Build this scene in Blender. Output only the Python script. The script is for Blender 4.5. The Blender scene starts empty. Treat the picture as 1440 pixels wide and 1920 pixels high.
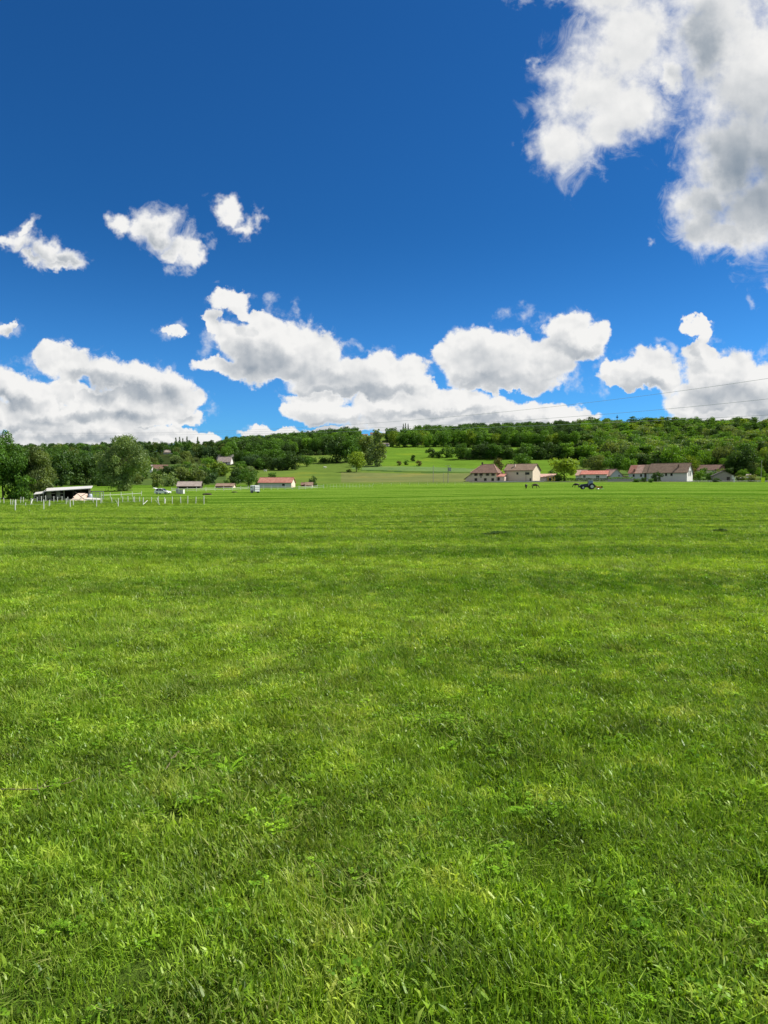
import bpy, bmesh, math, random
import numpy as np
from mathutils import Vector, Matrix, Euler

random.seed(7)
rng = np.random.default_rng(11)
scene = bpy.context.scene
COL = scene.collection
R = math.radians

# ------------------------------------------------------------------ camera
F = 1297.0                      # focal length in photo pixels (1440 x 1920)
CX, CY, YH = 720.0, 960.0, 906.0
CAM_H = 1.65
PITCH = -math.atan((CY - YH) / F)
cam_d = bpy.data.cameras.new('camera')
cam_d.sensor_fit = 'VERTICAL'
cam_d.sensor_height = 36.0
cam_d.sensor_width = 27.0
cam_d.lens = 36.0 * F / 1920.0
cam_d.clip_start = 0.1
cam_d.clip_end = 12000
cam = bpy.data.objects.new('camera', cam_d)
COL.objects.link(cam)
cam.location = (0, 0, CAM_H)
cam.rotation_euler = (R(90) + PITCH, 0, 0)
scene.camera = cam


def pdir(px, py):
    """direction in the world of a point of the photograph, unnormalised"""
    cx, cy = (px - CX) / F, (CY - py) / F
    cp, sp = math.cos(PITCH), math.sin(PITCH)
    return np.array([cx, cp - cy * sp, sp + cy * cp])


# ------------------------------------------------------------------ sun, sky, exposure
SUN_EL, SUN_AZ = 50.0, 74.0     # azimuth from +Y towards +X
sun_d = bpy.data.lights.new('sun', 'SUN')
sun_d.energy = 4.4
sun_d.angle = R(0.53)
sun_d.color = (1.0, 0.955, 0.88)
sun = bpy.data.objects.new('sun', sun_d)
COL.objects.link(sun)
sdir = Vector((math.sin(R(SUN_AZ)) * math.cos(R(SUN_EL)), math.cos(R(SUN_AZ)) * math.cos(R(SUN_EL)), math.sin(R(SUN_EL))))
sun.rotation_euler = sdir.to_track_quat('Z', 'Y').to_euler()
sun.location = (60, 20, 80)

scene.view_settings.view_transform = 'Standard'
scene.view_settings.look = 'None'
scene.view_settings.gamma = 1.0
scene.view_settings.use_curve_mapping = False
scene.view_settings.exposure = 0.78
scene.cycles.max_bounces = 6
scene.cycles.diffuse_bounces = 3
scene.cycles.glossy_bounces = 2
scene.cycles.transmission_bounces = 3
scene.cycles.transparent_max_bounces = 6
scene.cycles.caustics_reflective = False
scene.cycles.caustics_refractive = False


class NT:
    """small helper for wiring nodes"""
    def __init__(self, tree):
        self.t = tree

    def put(self, sock, v):
        if isinstance(v, bpy.types.NodeSocket):
            self.t.links.new(v, sock)
        elif v is not None:
            sock.default_value = v

    def node(self, kind, **kw):
        n = self.t.nodes.new(kind)
        for k, v in kw.items():
            setattr(n, k, v)
        return n

    def math(self, op, a, b=None, c=None, clamp=False):
        n = self.node('ShaderNodeMath', operation=op, use_clamp=clamp)
        self.put(n.inputs[0], a)
        if b is not None: self.put(n.inputs[1], b)
        if c is not None: self.put(n.inputs[2], c)
        return n.outputs[0]

    def vmath(self, op, a, b=None, scale=None):
        n = self.node('ShaderNodeVectorMath', operation=op)
        self.put(n.inputs[0], a)
        if b is not None: self.put(n.inputs[1], b)
        if scale is not None: self.put(n.inputs['Scale'], scale)
        return n.outputs['Value'] if op in ('LENGTH', 'DOT_PRODUCT', 'DISTANCE') else n.outputs[0]

    def noise(self, vec, scale, detail=4.0, rough=0.5, dist=0.0, out='Fac', dims='3D'):
        n = self.node('ShaderNodeTexNoise', noise_dimensions=dims)
        if vec is not None: self.put(n.inputs['Vector'], vec)
        n.inputs['Scale'].default_value = scale
        n.inputs['Detail'].default_value = detail
        n.inputs['Roughness'].default_value = rough
        n.inputs['Distortion'].default_value = dist
        return n.outputs[out]

    def smooth(self, v, a, b, lo=0.0, hi=1.0):
        n = self.node('ShaderNodeMapRange', interpolation_type='SMOOTHSTEP')
        self.put(n.inputs[0], v)
        for i, x in zip((1, 2, 3, 4), (a, b, lo, hi)): self.put(n.inputs[i], x)
        return n.outputs[0]

    def lin(self, v, a, b, lo=0.0, hi=1.0):
        n = self.node('ShaderNodeMapRange')
        self.put(n.inputs[0], v)
        for i, x in zip((1, 2, 3, 4), (a, b, lo, hi)): self.put(n.inputs[i], x)
        return n.outputs[0]

    def mix(self, f, a, b, blend='MIX'):
        n = self.node('ShaderNodeMix', data_type='RGBA', blend_type=blend)
        self.put(n.inputs[0], f)
        for s, v in ((n.inputs[6], a), (n.inputs[7], b)):
            if isinstance(v, tuple) and len(v) == 3: v = v + (1.0,)
            self.put(s, v)
        return n.outputs[2]


# clouds: (x, y, half width, half height, turn) in the photograph, kept as directions in the sky
PUFFS = [
    # upper right cloud, left lobe
    (1185, 75, 105, 110, 0), (1120, 170, 100, 85, -30), (1060, 262, 58, 75, 25), (1178, 200, 84, 66, -20), (1130, 245, 60, 50, 0), (1160, -20, 100, 60, 0),
    # upper right cloud, right mass
    (1345, 60, 105, 150, 0), (1420, 150, 130, 160, 0), (1375, 285, 95, 120, 0), (1320, 380, 68, 55, 30), (1315, 430, 52, 48, 0), (1415, 390, 95, 85, 0), (1360, 440, 70, 35, 0), (1480, 300, 120, 200, 0),
    (1258, 150, 26, 40, 0), (1400, -40, 200, 90, 0),
    # small ones upper left
    (424, 388, 25, 27, 40), (446, 412, 38, 19, 35), (466, 424, 20, 27, 0),
    (243, 420, 40, 22, 10), (292, 424, 52, 36, 5), (322, 458, 50, 34, 30), (352, 468, 34, 22, 30), (318, 486, 22, 16, 0),
    (50, 432, 10, 24, 0), (70, 464, 56, 25, 12), (108, 480, 40, 20, 10), (5, 450, 24, 14, 20), (84, 494, 46, 12, 10),
    (8, 614, 22, 14, 10), (318, 616, 16, 9, 0), (330, 626, 13, 8, 0),
    # long white bank, left
    (110, 668, 46, 27, 12), (165, 692, 78, 38, 14), (235, 712, 86, 36, 10), (302, 722, 58, 36, 10), (338, 742, 42, 24, 15), (262, 744, 96, 18, 6),
    (22, 728, 50, 34, 20), (-30, 720, 60, 44, 0), (12, 782, 62, 30, 12), (-60, 780, 70, 40, 0),
    (172, 752, 42, 16, 4), (278, 766, 82, 18, 2), (232, 786, 110, 18, 0), (110, 770, 60, 22, 12), (118, 806, 64, 20, 10), (190, 816, 80, 22, 5), (64, 828, 90, 18, 0),
    (300, 818, 90, 14, 3), (374, 824, 34, 15, 12), (160, 800, 32, 30, 0), (226, 806, 30, 26, 0), (330, 786, 50, 12, 0), (20, 836, 60, 22, 0), (440, 838, 60, 10, 0), (500, 812, 50, 9, -4), (560, 820, 60, 12, 0),
    # big cloud, centre
    (436, 566, 40, 19, 8), (400, 606, 16, 22, 0), (470, 588, 24, 14, 30),
    (448, 640, 52, 34, 0), (505, 640, 88, 42, 8), (560, 656, 84, 42, 18), (428, 686, 60, 17, 12), (520, 690, 96, 30, 6), (610, 694, 92, 44, 14), (690, 706, 74, 38, 10), (742, 700, 60, 40, 10), (784, 722, 32, 24, 10),
    (640, 728, 110, 18, 4),
    # right of centre
    (838, 666, 32, 26, 20), (895, 646, 52, 40, 0), (948, 660, 60, 40, 0), (905, 688, 72, 34, 4), (990, 700, 84, 32, 0), (1024, 664, 36, 24, 0), (950, 722, 92, 16, 0), (1040, 690, 40, 20, 0),
    (1068, 614, 46, 32, 0), (1105, 632, 44, 28, 10), (1060, 652, 50, 26, 0),
    # right
    (1148, 692, 26, 18, -10), (1208, 688, 54, 32, 0), (1244, 706, 42, 30, 0), (1306, 612, 28, 15, 10), (1324, 636, 10, 24, 10), (1318, 662, 32, 15, 0), (1200, 716, 66, 12, 0),
    (1350, 700, 70, 42, 0), (1330, 740, 80, 40, 0), (1400, 724, 74, 54, 0), (1470, 740, 100, 60, 0),
]
# the bank further off, behind those
BANK = [
    (66, 738, 62, 30, 0), (120, 740, 54, 24, 0), (1016, 668, 42, 26, 0),
    (12, 784, 60, 28, 12), (-60, 784, 70, 40, 0), (172, 754, 40, 16, 4), (278, 768, 80, 18, 2), (232, 788, 104, 16, 0), (110, 774, 58, 22, 12), (118, 808, 60, 20, 10), (190, 816, 76, 20, 5), (64, 828, 88, 18, 0),
    (300, 820, 86, 12, 3), (374, 824, 32, 14, 12), (160, 800, 30, 28, 0), (228, 806, 28, 26, 0), (330, 786, 46, 12, 0), (20, 838, 60, 20, 0), (440, 838, 60, 9, 0), (500, 812, 46, 8, -4), (560, 822, 60, 10, 0),
    (590, 748, 62, 15, 4), (566, 768, 34, 18, 0), (620, 774, 66, 20, 4), (700, 762, 60, 26, 0), (770, 752, 62, 26, 0), (740, 780, 90, 26, 0), (840, 764, 60, 34, 0), (800, 796, 150, 20, 0), (884, 754, 42, 32, 0), (930, 774, 62, 24, 0), (990, 780, 60, 24, 4), (1044, 778, 46, 22, 6), (1086, 784, 36, 14, 8), (920, 800, 220, 14, 0), (640, 806, 60, 8, 0), (1040, 802, 120, 10, 0),
    (1290, 764, 36, 24, 0), (1340, 780, 70, 24, 0), (1400, 786, 130, 26, 0),
]
# where the clouds are deepest and let the least light through
DEEP = [
    (1405, 320, 130, 150, 0), (1350, 395, 70, 60, 0), (1310, 120, 46, 110, 0),
    (300, 456, 40, 26, 30), (90, 484, 60, 16, 10), (30, 620, 26, 9, 0),
    (255, 738, 112, 18, 8), (180, 712, 60, 16, 12), (20, 752, 70, 16, 10), (120, 786, 80, 14, 8), (250, 782, 110, 12, 0), (150, 822, 130, 10, 0), (20, 806, 60, 12, 8),
    (500, 680, 96, 34, 6), (580, 706, 90, 22, 10), (735, 728, 64, 14, 6), (640, 740, 130, 12, 4),
    (930, 716, 104, 22, 0), (1080, 656, 50, 16, 0), (640, 790, 70, 9, 0), (800, 772, 120, 8, 0),
    (1226, 722, 50, 12, 0), (1360, 744, 100, 26, 0), (1380, 776, 100, 14, 0), (950, 790, 120, 8, 0),
]
WISPS = [
    (322, 621, 34, 24, 0), (16, 612, 34, 24, 10), (1436, 664, 22, 20, 0), (1426, 566, 24, 20, 0),
    (988, 6, 46, 24, 0), (1040, -8, 50, 26, 0), (996, 124, 28, 14, 20), (1395, 490, 34, 12, -20), (1018, 140, 18, 20, 0), (1290, 20, 50, 60, 0), (1262, 190, 40, 50, 0), (1090, 300, 70, 40, 0),
    (380, 446, 22, 26, 30), (330, 500, 16, 22, 0), (482, 400, 12, 20, 0), (140, 488, 30, 16, 0), (355, 745, 50, 20, 0), (60, 690, 70, 16, 0),
    (530, 578, 44, 26, 30), (566, 596, 24, 16, 40), (640, 640, 56, 16, 25), (690, 656, 44, 14, 0), (390, 640, 30, 40, 0),
    (978, 588, 48, 24, -10), (1010, 604, 46, 20, 0), (1240, 635, 40, 14, 0), (1270, 650, 24, 20, 0), (1130, 705, 24, 34, 0), (1225, 445, 16, 8, 0), (375, 775, 40, 12, 0), (1340, 650, 40, 20, 20), (1080, 700, 26, 30, 0),
]

world = bpy.data.worlds.new("World")
scene.world = world
world.use_nodes = True
world.cycles.sampling_method = 'MANUAL'
world.cycles.sample_map_resolution = 512


def puff_field(w, uv, puffs, k, turn_after=None):
    """field that is 1 in the middle of a puff and 0 on its rim; uv holds the slopes of the direction"""
    best, vin = None, uv

    def later(b):                  # keeps the evaluation in batches: the shader stack is small
        ma = w.node('ShaderNodeVectorMath', operation='MULTIPLY_ADD')
        w.put(ma.inputs[0], b); ma.inputs[1].default_value = (1e-9,) * 3; w.put(ma.inputs[2], uv)
        return ma.outputs[0]
    if turn_after is not None: vin = later(turn_after)
    flat = []
    for (x, y, a, b, turn) in puffs:
        if abs(turn) < 9 or a < 1.3 * b:
            flat.append((x, y, a, b))
        else:                      # a leaning puff is two level ones, end to end
            ox, oy = a * 0.42 * math.cos(R(turn)), a * 0.42 * math.sin(R(turn))
            for q in (-1, 1): flat.append((x + q * ox, y + q * oy, a * 0.62, b * 0.96))
    for i, (x, y, a, b) in enumerate(flat):
        if i and i % 8 == 0: vin = later(best)
        d, e, g = pdir(x, y), pdir(x + a, y), pdir(x, y - b)
        u, v = d[0] / d[1], d[2] / d[1]
        su, sv = abs(1 / (e[0] / e[1] - u)), abs(1 / (g[2] / g[1] - v))
        ma = w.node('ShaderNodeVectorMath', operation='MULTIPLY_ADD')
        w.put(ma.inputs[0], vin)
        ma.inputs[1].default_value = (su, sv, 0)
        ma.inputs[2].default_value = (-u * su, -v * sv, 0)
        ln = w.vmath('LENGTH', ma.outputs[0])
        best = ln if best is None else w.math('SMOOTH_MIN', best, ln, k)
    return w.math('SUBTRACT', 1.0, best)


def build_sky():
    # built as a node group of its own, which is quicker than in the world's tree
    t = bpy.data.node_groups.new('sky_and_clouds', 'ShaderNodeTree')
    t.interface.new_socket('Shader', in_out='OUTPUT', socket_type='NodeSocketShader')
    w = NT(t)
    out = w.node('NodeGroupOutput')

    def background(col):
        bg = w.node('ShaderNodeBackground')
        bg.inputs['Strength'].default_value = SKY_STRENGTH
        w.put(bg.inputs['Color'], col)
        return bg.outputs[0]
    sky = w.node('ShaderNodeTexSky', sky_type='NISHITA')
    sky.sun_disc = False
    sky.sun_elevation = R(SUN_EL)
    sky.sun_rotation = R(SUN_AZ)
    sky.altitude = 250
    sky.air_density = 1.0
    sky.dust_density = 0.25
    sky.ozone_density = 2.0
    tc = w.node('ShaderNodeTexCoord')
    v = w.vmath('NORMALIZE', tc.outputs['Generated'])
    sep = w.node('ShaderNodeSeparateXYZ'); w.put(sep.inputs[0], v)
    dx, dy, dz = sep.outputs
    # the clear air of the day: deep blue overhead, paler towards the horizon
    skyc = w.mix(1.0, sky.outputs[0], w.mix(w.smooth(dz, 0.02, 0.36), SKY_TINT_LOW, SKY_TINT_HIGH), 'MULTIPLY')
    yy = w.math('MAXIMUM', dy, 0.05)
    gu, gv = w.math('DIVIDE', dx, yy), w.math('DIVIDE', dz, yy)
    cb = w.node('ShaderNodeCombineXYZ'); w.put(cb.inputs[0], gu); w.put(cb.inputs[1], gv)
    uv = cb.outputs[0]
    L = Vector((0.40, 0.92, 0.0)).normalized()

    def cloud(g, vec, seed, puffs, deep, high, under_col):
        """one layer of cloud laid over what is behind it"""
        amp = 1.05 if high else 1.0
        d1, d2 = (0.010, 0.040) if high else (0.006, 0.026)

        def at(off): return g.vmath('ADD', vec, (L.x * off + seed, L.y * off, 0))
        wn = g.noise(at(0), 22.0, 4.0 if high else 6.0, 0.60, out='Color', dims='2D')
        vw = g.vmath('ADD', vec, g.vmath('SCALE', g.vmath('SUBTRACT', wn, (0.5, 0.5, 0.5)), scale=0.052 if high else 0.042))
        c0 = g.math('SUBTRACT', g.noise(at(0), 24.0, 8.0, 0.56 if high else 0.57, dims='2D'), 0.5)
        s0 = puff_field(g, vw, puffs, 0.30)
        D0 = g.math('MULTIPLY_ADD', c0, amp, g.math('ADD', s0, 0.12))
        c1 = g.math('SUBTRACT', g.noise(at(d1), 24.0, 6.0, 0.55, dims='2D'), 0.5)
        s2 = puff_field(g, g.vmath('ADD', vw, tuple(L * d2)), puffs, 0.30, turn_after=D0)
        c2 = g.math('SUBTRACT', g.noise(at(d2 * 0.6), 14.0, 2.0, 0.5, dims='2D'), 0.5)
        D2 = g.math('MULTIPLY_ADD', c2, 0.9, g.math('ADD', s2, 0.10))
        relief = g.math('SUBTRACT', c0, c1)
        b0, b1 = (g.noise(at(q), 9.0 if high else 15.0, 3.0, 0.5, dims='2D') for q in (0.002, 0.024 if high else 0.016))
        billow = g.math('SUBTRACT', b0, b1)                 # the larger swellings
        dp = g.smooth(g.math('MULTIPLY_ADD', c2, 0.35 if high else 0.7, puff_field(g, vw, deep, 0.4, turn_after=D2)), -0.60 if high else -0.35, 1.0 if high else 0.75) if deep else 0.0
        if high:
            alpha = g.smooth(D0, -0.12, 0.72)
            veil = g.noise(at(0), 17.0, 6.0, 0.66, dist=1.2, dims='2D')
            veil = g.math('MULTIPLY', g.smooth(g.math('MULTIPLY_ADD', g.math('SUBTRACT', veil, 0.5), 2.2, s0), -0.30, 0.75), 0.55)
            alpha = g.math('MAXIMUM', alpha, veil)
            thick = g.smooth(s0, 0.05, 0.7)
            occ = g.math('MULTIPLY_ADD', dp, 0.68, g.math('MULTIPLY', g.smooth(D2, 0.0, 1.0), 0.20))
            dark = g.math('SUBTRACT', g.math('MULTIPLY', occ, thick), g.math('MULTIPLY', relief, 0.26))
            dark = g.math('SUBTRACT', dark, g.math('MULTIPLY', billow, 0.50), clamp=True)
        else:
            alpha = g.smooth(D0, -0.04, 0.27)
            veil = g.noise(at(0), 26.0, 6.0, 0.66, dist=1.0, dims='2D')
            veil = g.math('MULTIPLY', g.smooth(g.math('MULTIPLY_ADD', g.math('SUBTRACT', veil, 0.5), 1.9, s0), -0.15, 0.7), 0.36)
            alpha = g.math('MAXIMUM', alpha, veil)
            thick = g.smooth(D0, 0.0, 0.40)
            occ = g.math('MULTIPLY_ADD', dp, 0.40, g.math('MULTIPLY', g.smooth(D2, 0.0, 0.75), 0.28))
            dark = g.math('SUBTRACT', g.math('MULTIPLY', occ, thick), g.math('MULTIPLY', relief, 0.46))
            dark = g.math('SUBTRACT', dark, g.math('MULTIPLY', billow, 0.95), clamp=True)
        cc = g.vmath('SCALE', g.mix(dark, (1.0, 0.995, 0.98), (0.25, 0.315, 0.395)), scale=CLOUD_BRIGHT)
        return g.mix(alpha, under_col, cc)

    def leaf(u0, v0, u1, v1, high):
        box = (u0, v0, u1, v1)
        P, B = touching(PUFFS, *box, 1.2), [] if high else touching(BANK, *box, 1.2)
        W, Dp = touching(WISPS, *box, 1.3), touching(DEEP, *box, 1.3)
        t2 = bpy.data.node_groups.new('clouds', 'ShaderNodeTree')
        t2.interface.new_socket('Sky', in_out='INPUT', socket_type='NodeSocketColor')
        t2.interface.new_socket('Slope', in_out='INPUT', socket_type='NodeSocketVector')
        t2.interface.new_socket('Color', in_out='OUTPUT', socket_type='NodeSocketColor')
        g = NT(t2)
        gi, go = g.node('NodeGroupInput'), g.node('NodeGroupOutput')
        col, vec = gi.outputs[0], gi.outputs[1]
        if W:
            wn = g.noise(vec, 18.0, 4.0, 0.60, out='Color', dims='2D')
            vw = g.vmath('ADD', vec, g.vmath('SCALE', g.vmath('SUBTRACT', wn, (0.5, 0.5, 0.5)), scale=0.06))
            c = g.math('SUBTRACT', g.noise(vec, 34.0, 7.0, 0.62, dims='2D'), 0.5)
            f = g.math('MULTIPLY_ADD', c, 2.2, g.math('MULTIPLY_ADD', puff_field(g, vw, W, 0.3), 0.62, -0.10))
            col = g.mix(g.math('MULTIPLY', g.smooth(f, 0.0, 1.0), 0.60), col, (CLOUD_BRIGHT * .9, CLOUD_BRIGHT * .93, CLOUD_BRIGHT * .97))
        if B: col = cloud(g, vec, 3.7, B, Dp, False, col)
        if P: col = cloud(g, vec, 0.0, P, Dp, high, col)
        g.put(go.inputs[0], col)
        n = w.node('ShaderNodeGroup'); n.node_tree = t2
        w.put(n.inputs[0], skyc); w.put(n.inputs[1], uv)
        return background(n.outputs[0])

    def touching(lst, u0, v0, u1, v1, grow):
        res = []
        for p in lst:
            r = max(p[2], p[3]) * grow + 40
            ct, st = abs(math.cos(R(p[4]))), abs(math.sin(R(p[4])))
            rx = (p[2] * ct + p[3] * st) * grow + 45
            ry = (p[2] * st + p[3] * ct) * grow + 60
            if p[0] + rx > u0 and p[0] - rx < u1 and p[1] + ry > v0 and p[1] - ry < v1: res.append(p)
        return res

    def pick(f, a, b):
        mx = w.node('ShaderNodeMixShader')
        w.put(mx.inputs[0], f); w.put(mx.inputs[1], a); w.put(mx.inputs[2], b)
        return mx.outputs[0]

    def right_of(x):
        d = pdir(x, 700)
        return w.math('GREATER_THAN', gu, float(d[0] / d[1]))

    def under(y):
        d = pdir(720, y)
        return w.math('LESS_THAN', gv, float(d[2] / d[1]))

    U0, V0, U1, V1 = -240, -280, 1740, 880
    top = pick(right_of(900), pick(under(330), background(skyc), pick(right_of(560), leaf(-240, 330, 560, 530, True), background(skyc))), leaf(900, -280, 1740, 530, True))
    low = pick(right_of(388), leaf(-240, 530, 388, 880, False), pick(right_of(800), leaf(388, 530, 800, 880, False), leaf(800, 530, 1740, 880, False)))
    inside = pick(under(530), top, low)
    # the rest of the sky: scattered cumulus, its cover raised to whiten the fill light
    def rest(off, det):
        n = w.noise(w.vmath('ADD', w.vmath('MULTIPLY', v, (1, 1, 1.7)), off), 5.0, det, 0.56)
        return w.math('MULTIPLY_ADD', n, 4.2, -1.95)
    o0, o1, o2 = rest((0, 0, 0), 7.0), rest((0.012, 0, 0.045), 5.0), rest((0.036, 0, 0.135), 3.0)
    # they begin a little way outside the part that is laid out cloud by cloud
    gr, gl, gt = (float(q[0] / q[1]) for q in (pdir(U1, 700), pdir(U0, 700), (pdir(720, V0)[2], pdir(720, V0)[1])))
    beyond = w.math('MAXIMUM', w.math('MAXIMUM', w.lin(gu, gr, gr + .35), w.lin(gu, gl, gl - .35)), w.lin(gv, gt, gt + .35))
    beyond = w.math('MAXIMUM', beyond, w.lin(dy, 0.12, 0.06))
    o0 = w.math('ADD', o0, w.math('MULTIPLY_ADD', beyond, 1.6, -1.6))
    oa, od = w.smooth(o0, 0.0, 0.35), w.math('MULTIPLY', w.smooth(o2, 0.0, 0.8), w.smooth(o0, 0.0, 0.7))
    od = w.math('SUBTRACT', w.math('MULTIPLY', od, 0.6), w.math('MULTIPLY', w.math('SUBTRACT', o0, o1), 0.12), clamp=True)
    outside = background(w.mix(oa, skyc, w.vmath('SCALE', w.mix(od, (1.0, 1.0, 1.0), (0.25, 0.30, 0.36)), scale=CLOUD_BRIGHT)))
    below = w.math('LESS_THAN', dz, 0.012)
    test = []
    for val, edge, gt in ((gu, pdir(U0, 700), True), (gu, pdir(U1, 700), False), (gv, pdir(720, V0), False), (gv, pdir(720, V1), True)):
        e = float(edge[0] / edge[1]) if val is gu else float(edge[2] / edge[1])
        test.append(w.math('GREATER_THAN' if gt else 'LESS_THAN', val, e))
    test.append(w.math('GREATER_THAN', dy, 0.06))
    f = test[0]
    for x in test[1:]: f = w.math('MULTIPLY', f, x)
    mx = w.node('ShaderNodeMixShader')
    w.put(mx.inputs[0], f); w.put(mx.inputs[1], outside); w.put(mx.inputs[2], inside)
    mb = w.node('ShaderNodeMixShader')
    w.put(mb.inputs[0], below); w.put(mb.inputs[1], mx.outputs[0]); w.put(mb.inputs[2], background(skyc))
    w.put(out.inputs[0], mb.outputs[0])
    wt = NT(world.node_tree)
    world.node_tree.nodes.clear()
    gn = wt.node('ShaderNodeGroup'); gn.node_tree = t
    wt.put(wt.node('ShaderNodeOutputWorld').inputs[0], gn.outputs[0])


SKY_TINT_HIGH = (0.069, 0.294, 0.548)
SKY_TINT_LOW = (0.165, 0.475, 0.83)
SKY_STRENGTH = 0.1
CLOUD_BRIGHT = 5.3
build_sky()

# ------------------------------------------------------------------ materials
MATS = {}


def new_mat(name):
    m = bpy.data.materials.new(name)
    m.use_nodes = True
    m.node_tree.nodes.clear()
    w = NT(m.node_tree)
    out = w.node('ShaderNodeOutputMaterial')
    return m, w, out


def solid(name, rgb, rough=0.7, var=0.12, scale=3.0, metal=0.0, spec=0.3, glass=False):
    """painted or weathered surface: a base colour with mottling and fine wear"""
    if name in MATS: return MATS[name]
    m, w, out = new_mat(name)
    p = w.node('ShaderNodeBsdfPrincipled')
    tc = w.node('ShaderNodeTexCoord')
    n = w.noise(tc.outputs['Object'], scale, 5.0, 0.6)
    n2 = w.noise(tc.outputs['Object'], scale * 0.23, 3.0, 0.6)
    f = w.math('MULTIPLY_ADD', w.math('ADD', n, n2), var * 2.0, 1.0 - var * 2.0)
    w.put(p.inputs['Base Color'], w.vmath('SCALE', rgb, scale=f))
    p.inputs['Roughness'].default_value = rough
    p.inputs['Metallic'].default_value = metal
    p.inputs['Specular IOR Level'].default_value = spec
    w.put(out.inputs[0], p.outputs[0])
    MATS[name] = m
    return m


def foliage_mix(w, out, col, trans=0.38, gloss=0.05, rough=0.45, tcol=None):
    d = w.node('ShaderNodeBsdfDiffuse'); w.put(d.inputs[0], col)
    t = w.node('ShaderNodeBsdfTranslucent')
    w.put(t.inputs[0], w.mix(1.0, col, tcol or (1.25, 1.15, 0.45), 'MULTIPLY'))
    m1 = w.node('ShaderNodeMixShader'); m1.inputs[0].default_value = trans
    w.put(m1.inputs[1], d.outputs[0]); w.put(m1.inputs[2], t.outputs[0])
    sh = m1.outputs[0]
    if gloss > 0:
        g = w.node('ShaderNodeBsdfGlossy'); g.inputs['Roughness'].default_value = rough
        w.put(g.inputs['Color'], (0.9, 0.95, 0.85, 1))
        m2 = w.node('ShaderNodeMixShader'); m2.inputs[0].default_value = gloss
        w.put(m2.inputs[1], sh); w.put(m2.inputs[2], g.outputs[0])
        sh = m2.outputs[0]
    w.put(out.inputs[0], sh)


# ------------------------------------------------------------------ the lie of the land
# height of the ground, given as the row of the photograph in which bare ground at a distance shows
T_D = np.array([0, 8, 22, 40, 60, 80, 104, 130, 155, 186, 213, 250, 300, 340, 400, 500, 600, 700, 800, 950, 1050, 1250, 1700, 3000], float)
T_X = np.array([-500, 0, 200, 400, 560, 690, 800, 950, 1100, 1280, 1440, 2000], float)
FLAT = lambda d: YH + CAM_H * F / d
_Z_L = {8: -.02, 22: -.15, 40: -.55, 60: -1.05, 80: -1.65, 104: -2.35, 130: -2.55, 155: -2.35, 186: -1.75, 213: -1.35, 250: -.7, 300: -.1, 340: .9}
_Z_R = {8: -.02, 22: -.10, 40: -.30, 60: -.60, 80: -.85, 104: -1.10, 130: -1.10, 155: -.90, 186: -.55, 213: -.20, 250: .45, 300: 1.4, 340: 2.2}
T_HILL = {
    #      -500  0    200  400  560  690  800  950  1100 1280 1440 2000
    400:  [902, 902, 901, 899, 897, 897, 897, 899, 899, 899, 899, 900],
    500:  [888, 888, 886, 883, 879, 880, 881, 882, 881, 882, 884, 886],
    600:  [876, 874, 872, 866, 866, 866, 864, 863, 866, 868, 870, 874],
    700:  [866, 864, 861, 857, 853, 852, 848, 850, 852, 854, 856, 860],
    800:  [860, 857, 853, 849, 843, 836, 835, 838, 838, 840, 842, 848],
    950:  [854, 851, 848, 845, 832, 822, 821, 820, 816, 818, 818, 826],
    1050: [852, 849, 847, 845, 832, 813, 813, 814, 807, 808, 806, 816],
    1250: [858, 855, 853, 850, 840, 826, 828, 826, 818, 818, 816, 824],
    1700: [870, 868, 866, 862, 858, 850, 850, 850, 845, 845, 845, 850],
    3000: [890] * 12,
}


def _build_table():
    tab = np.zeros((len(T_D), len(T_X)))
    fx = np.interp(T_X, [-500, 300, 760, 1100, 2000], [0, 0, .5, 1, 1])
    for i, d in enumerate(T_D):
        if d == 0: continue
        if d <= 340:
            tab[i] = _Z_L[d] * (1 - fx) + _Z_R[d] * fx
        else:
            for j, x in enumerate(T_X):
                v = pdir(x, T_HILL[int(d)][j])
                tab[i, j] = CAM_H + v[2] / v[1] * d
    return tab


T_Z = _build_table()
# sampled finely and smoothed so that no slope has a crease
_fd = np.concatenate([np.arange(0, 340, 4.0), np.arange(340, 3001, 10.0)])
_fx = np.arange(-500, 2001, 20.0)
_tmp = np.array([np.interp(_fd, T_D, T_Z[:, j]) for j in range(len(T_X))]).T
_fine = np.array([np.interp(_fx, T_X, row) for row in _tmp])


def _smooth(a, n, axis):
    k = np.hanning(2 * n + 3)[1:-1]; k /= k.sum()
    pad = [(n, n) if ax == axis else (0, 0) for ax in range(2)]
    b = np.pad(a, pad, mode='edge')
    return np.apply_along_axis(lambda r: np.convolve(r, k, 'valid'), axis, b)


_near = _smooth(_smooth(_fine, 3, 0), 5, 1)
_fine = _near
DMAX_FWD = 3000.0


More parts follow.
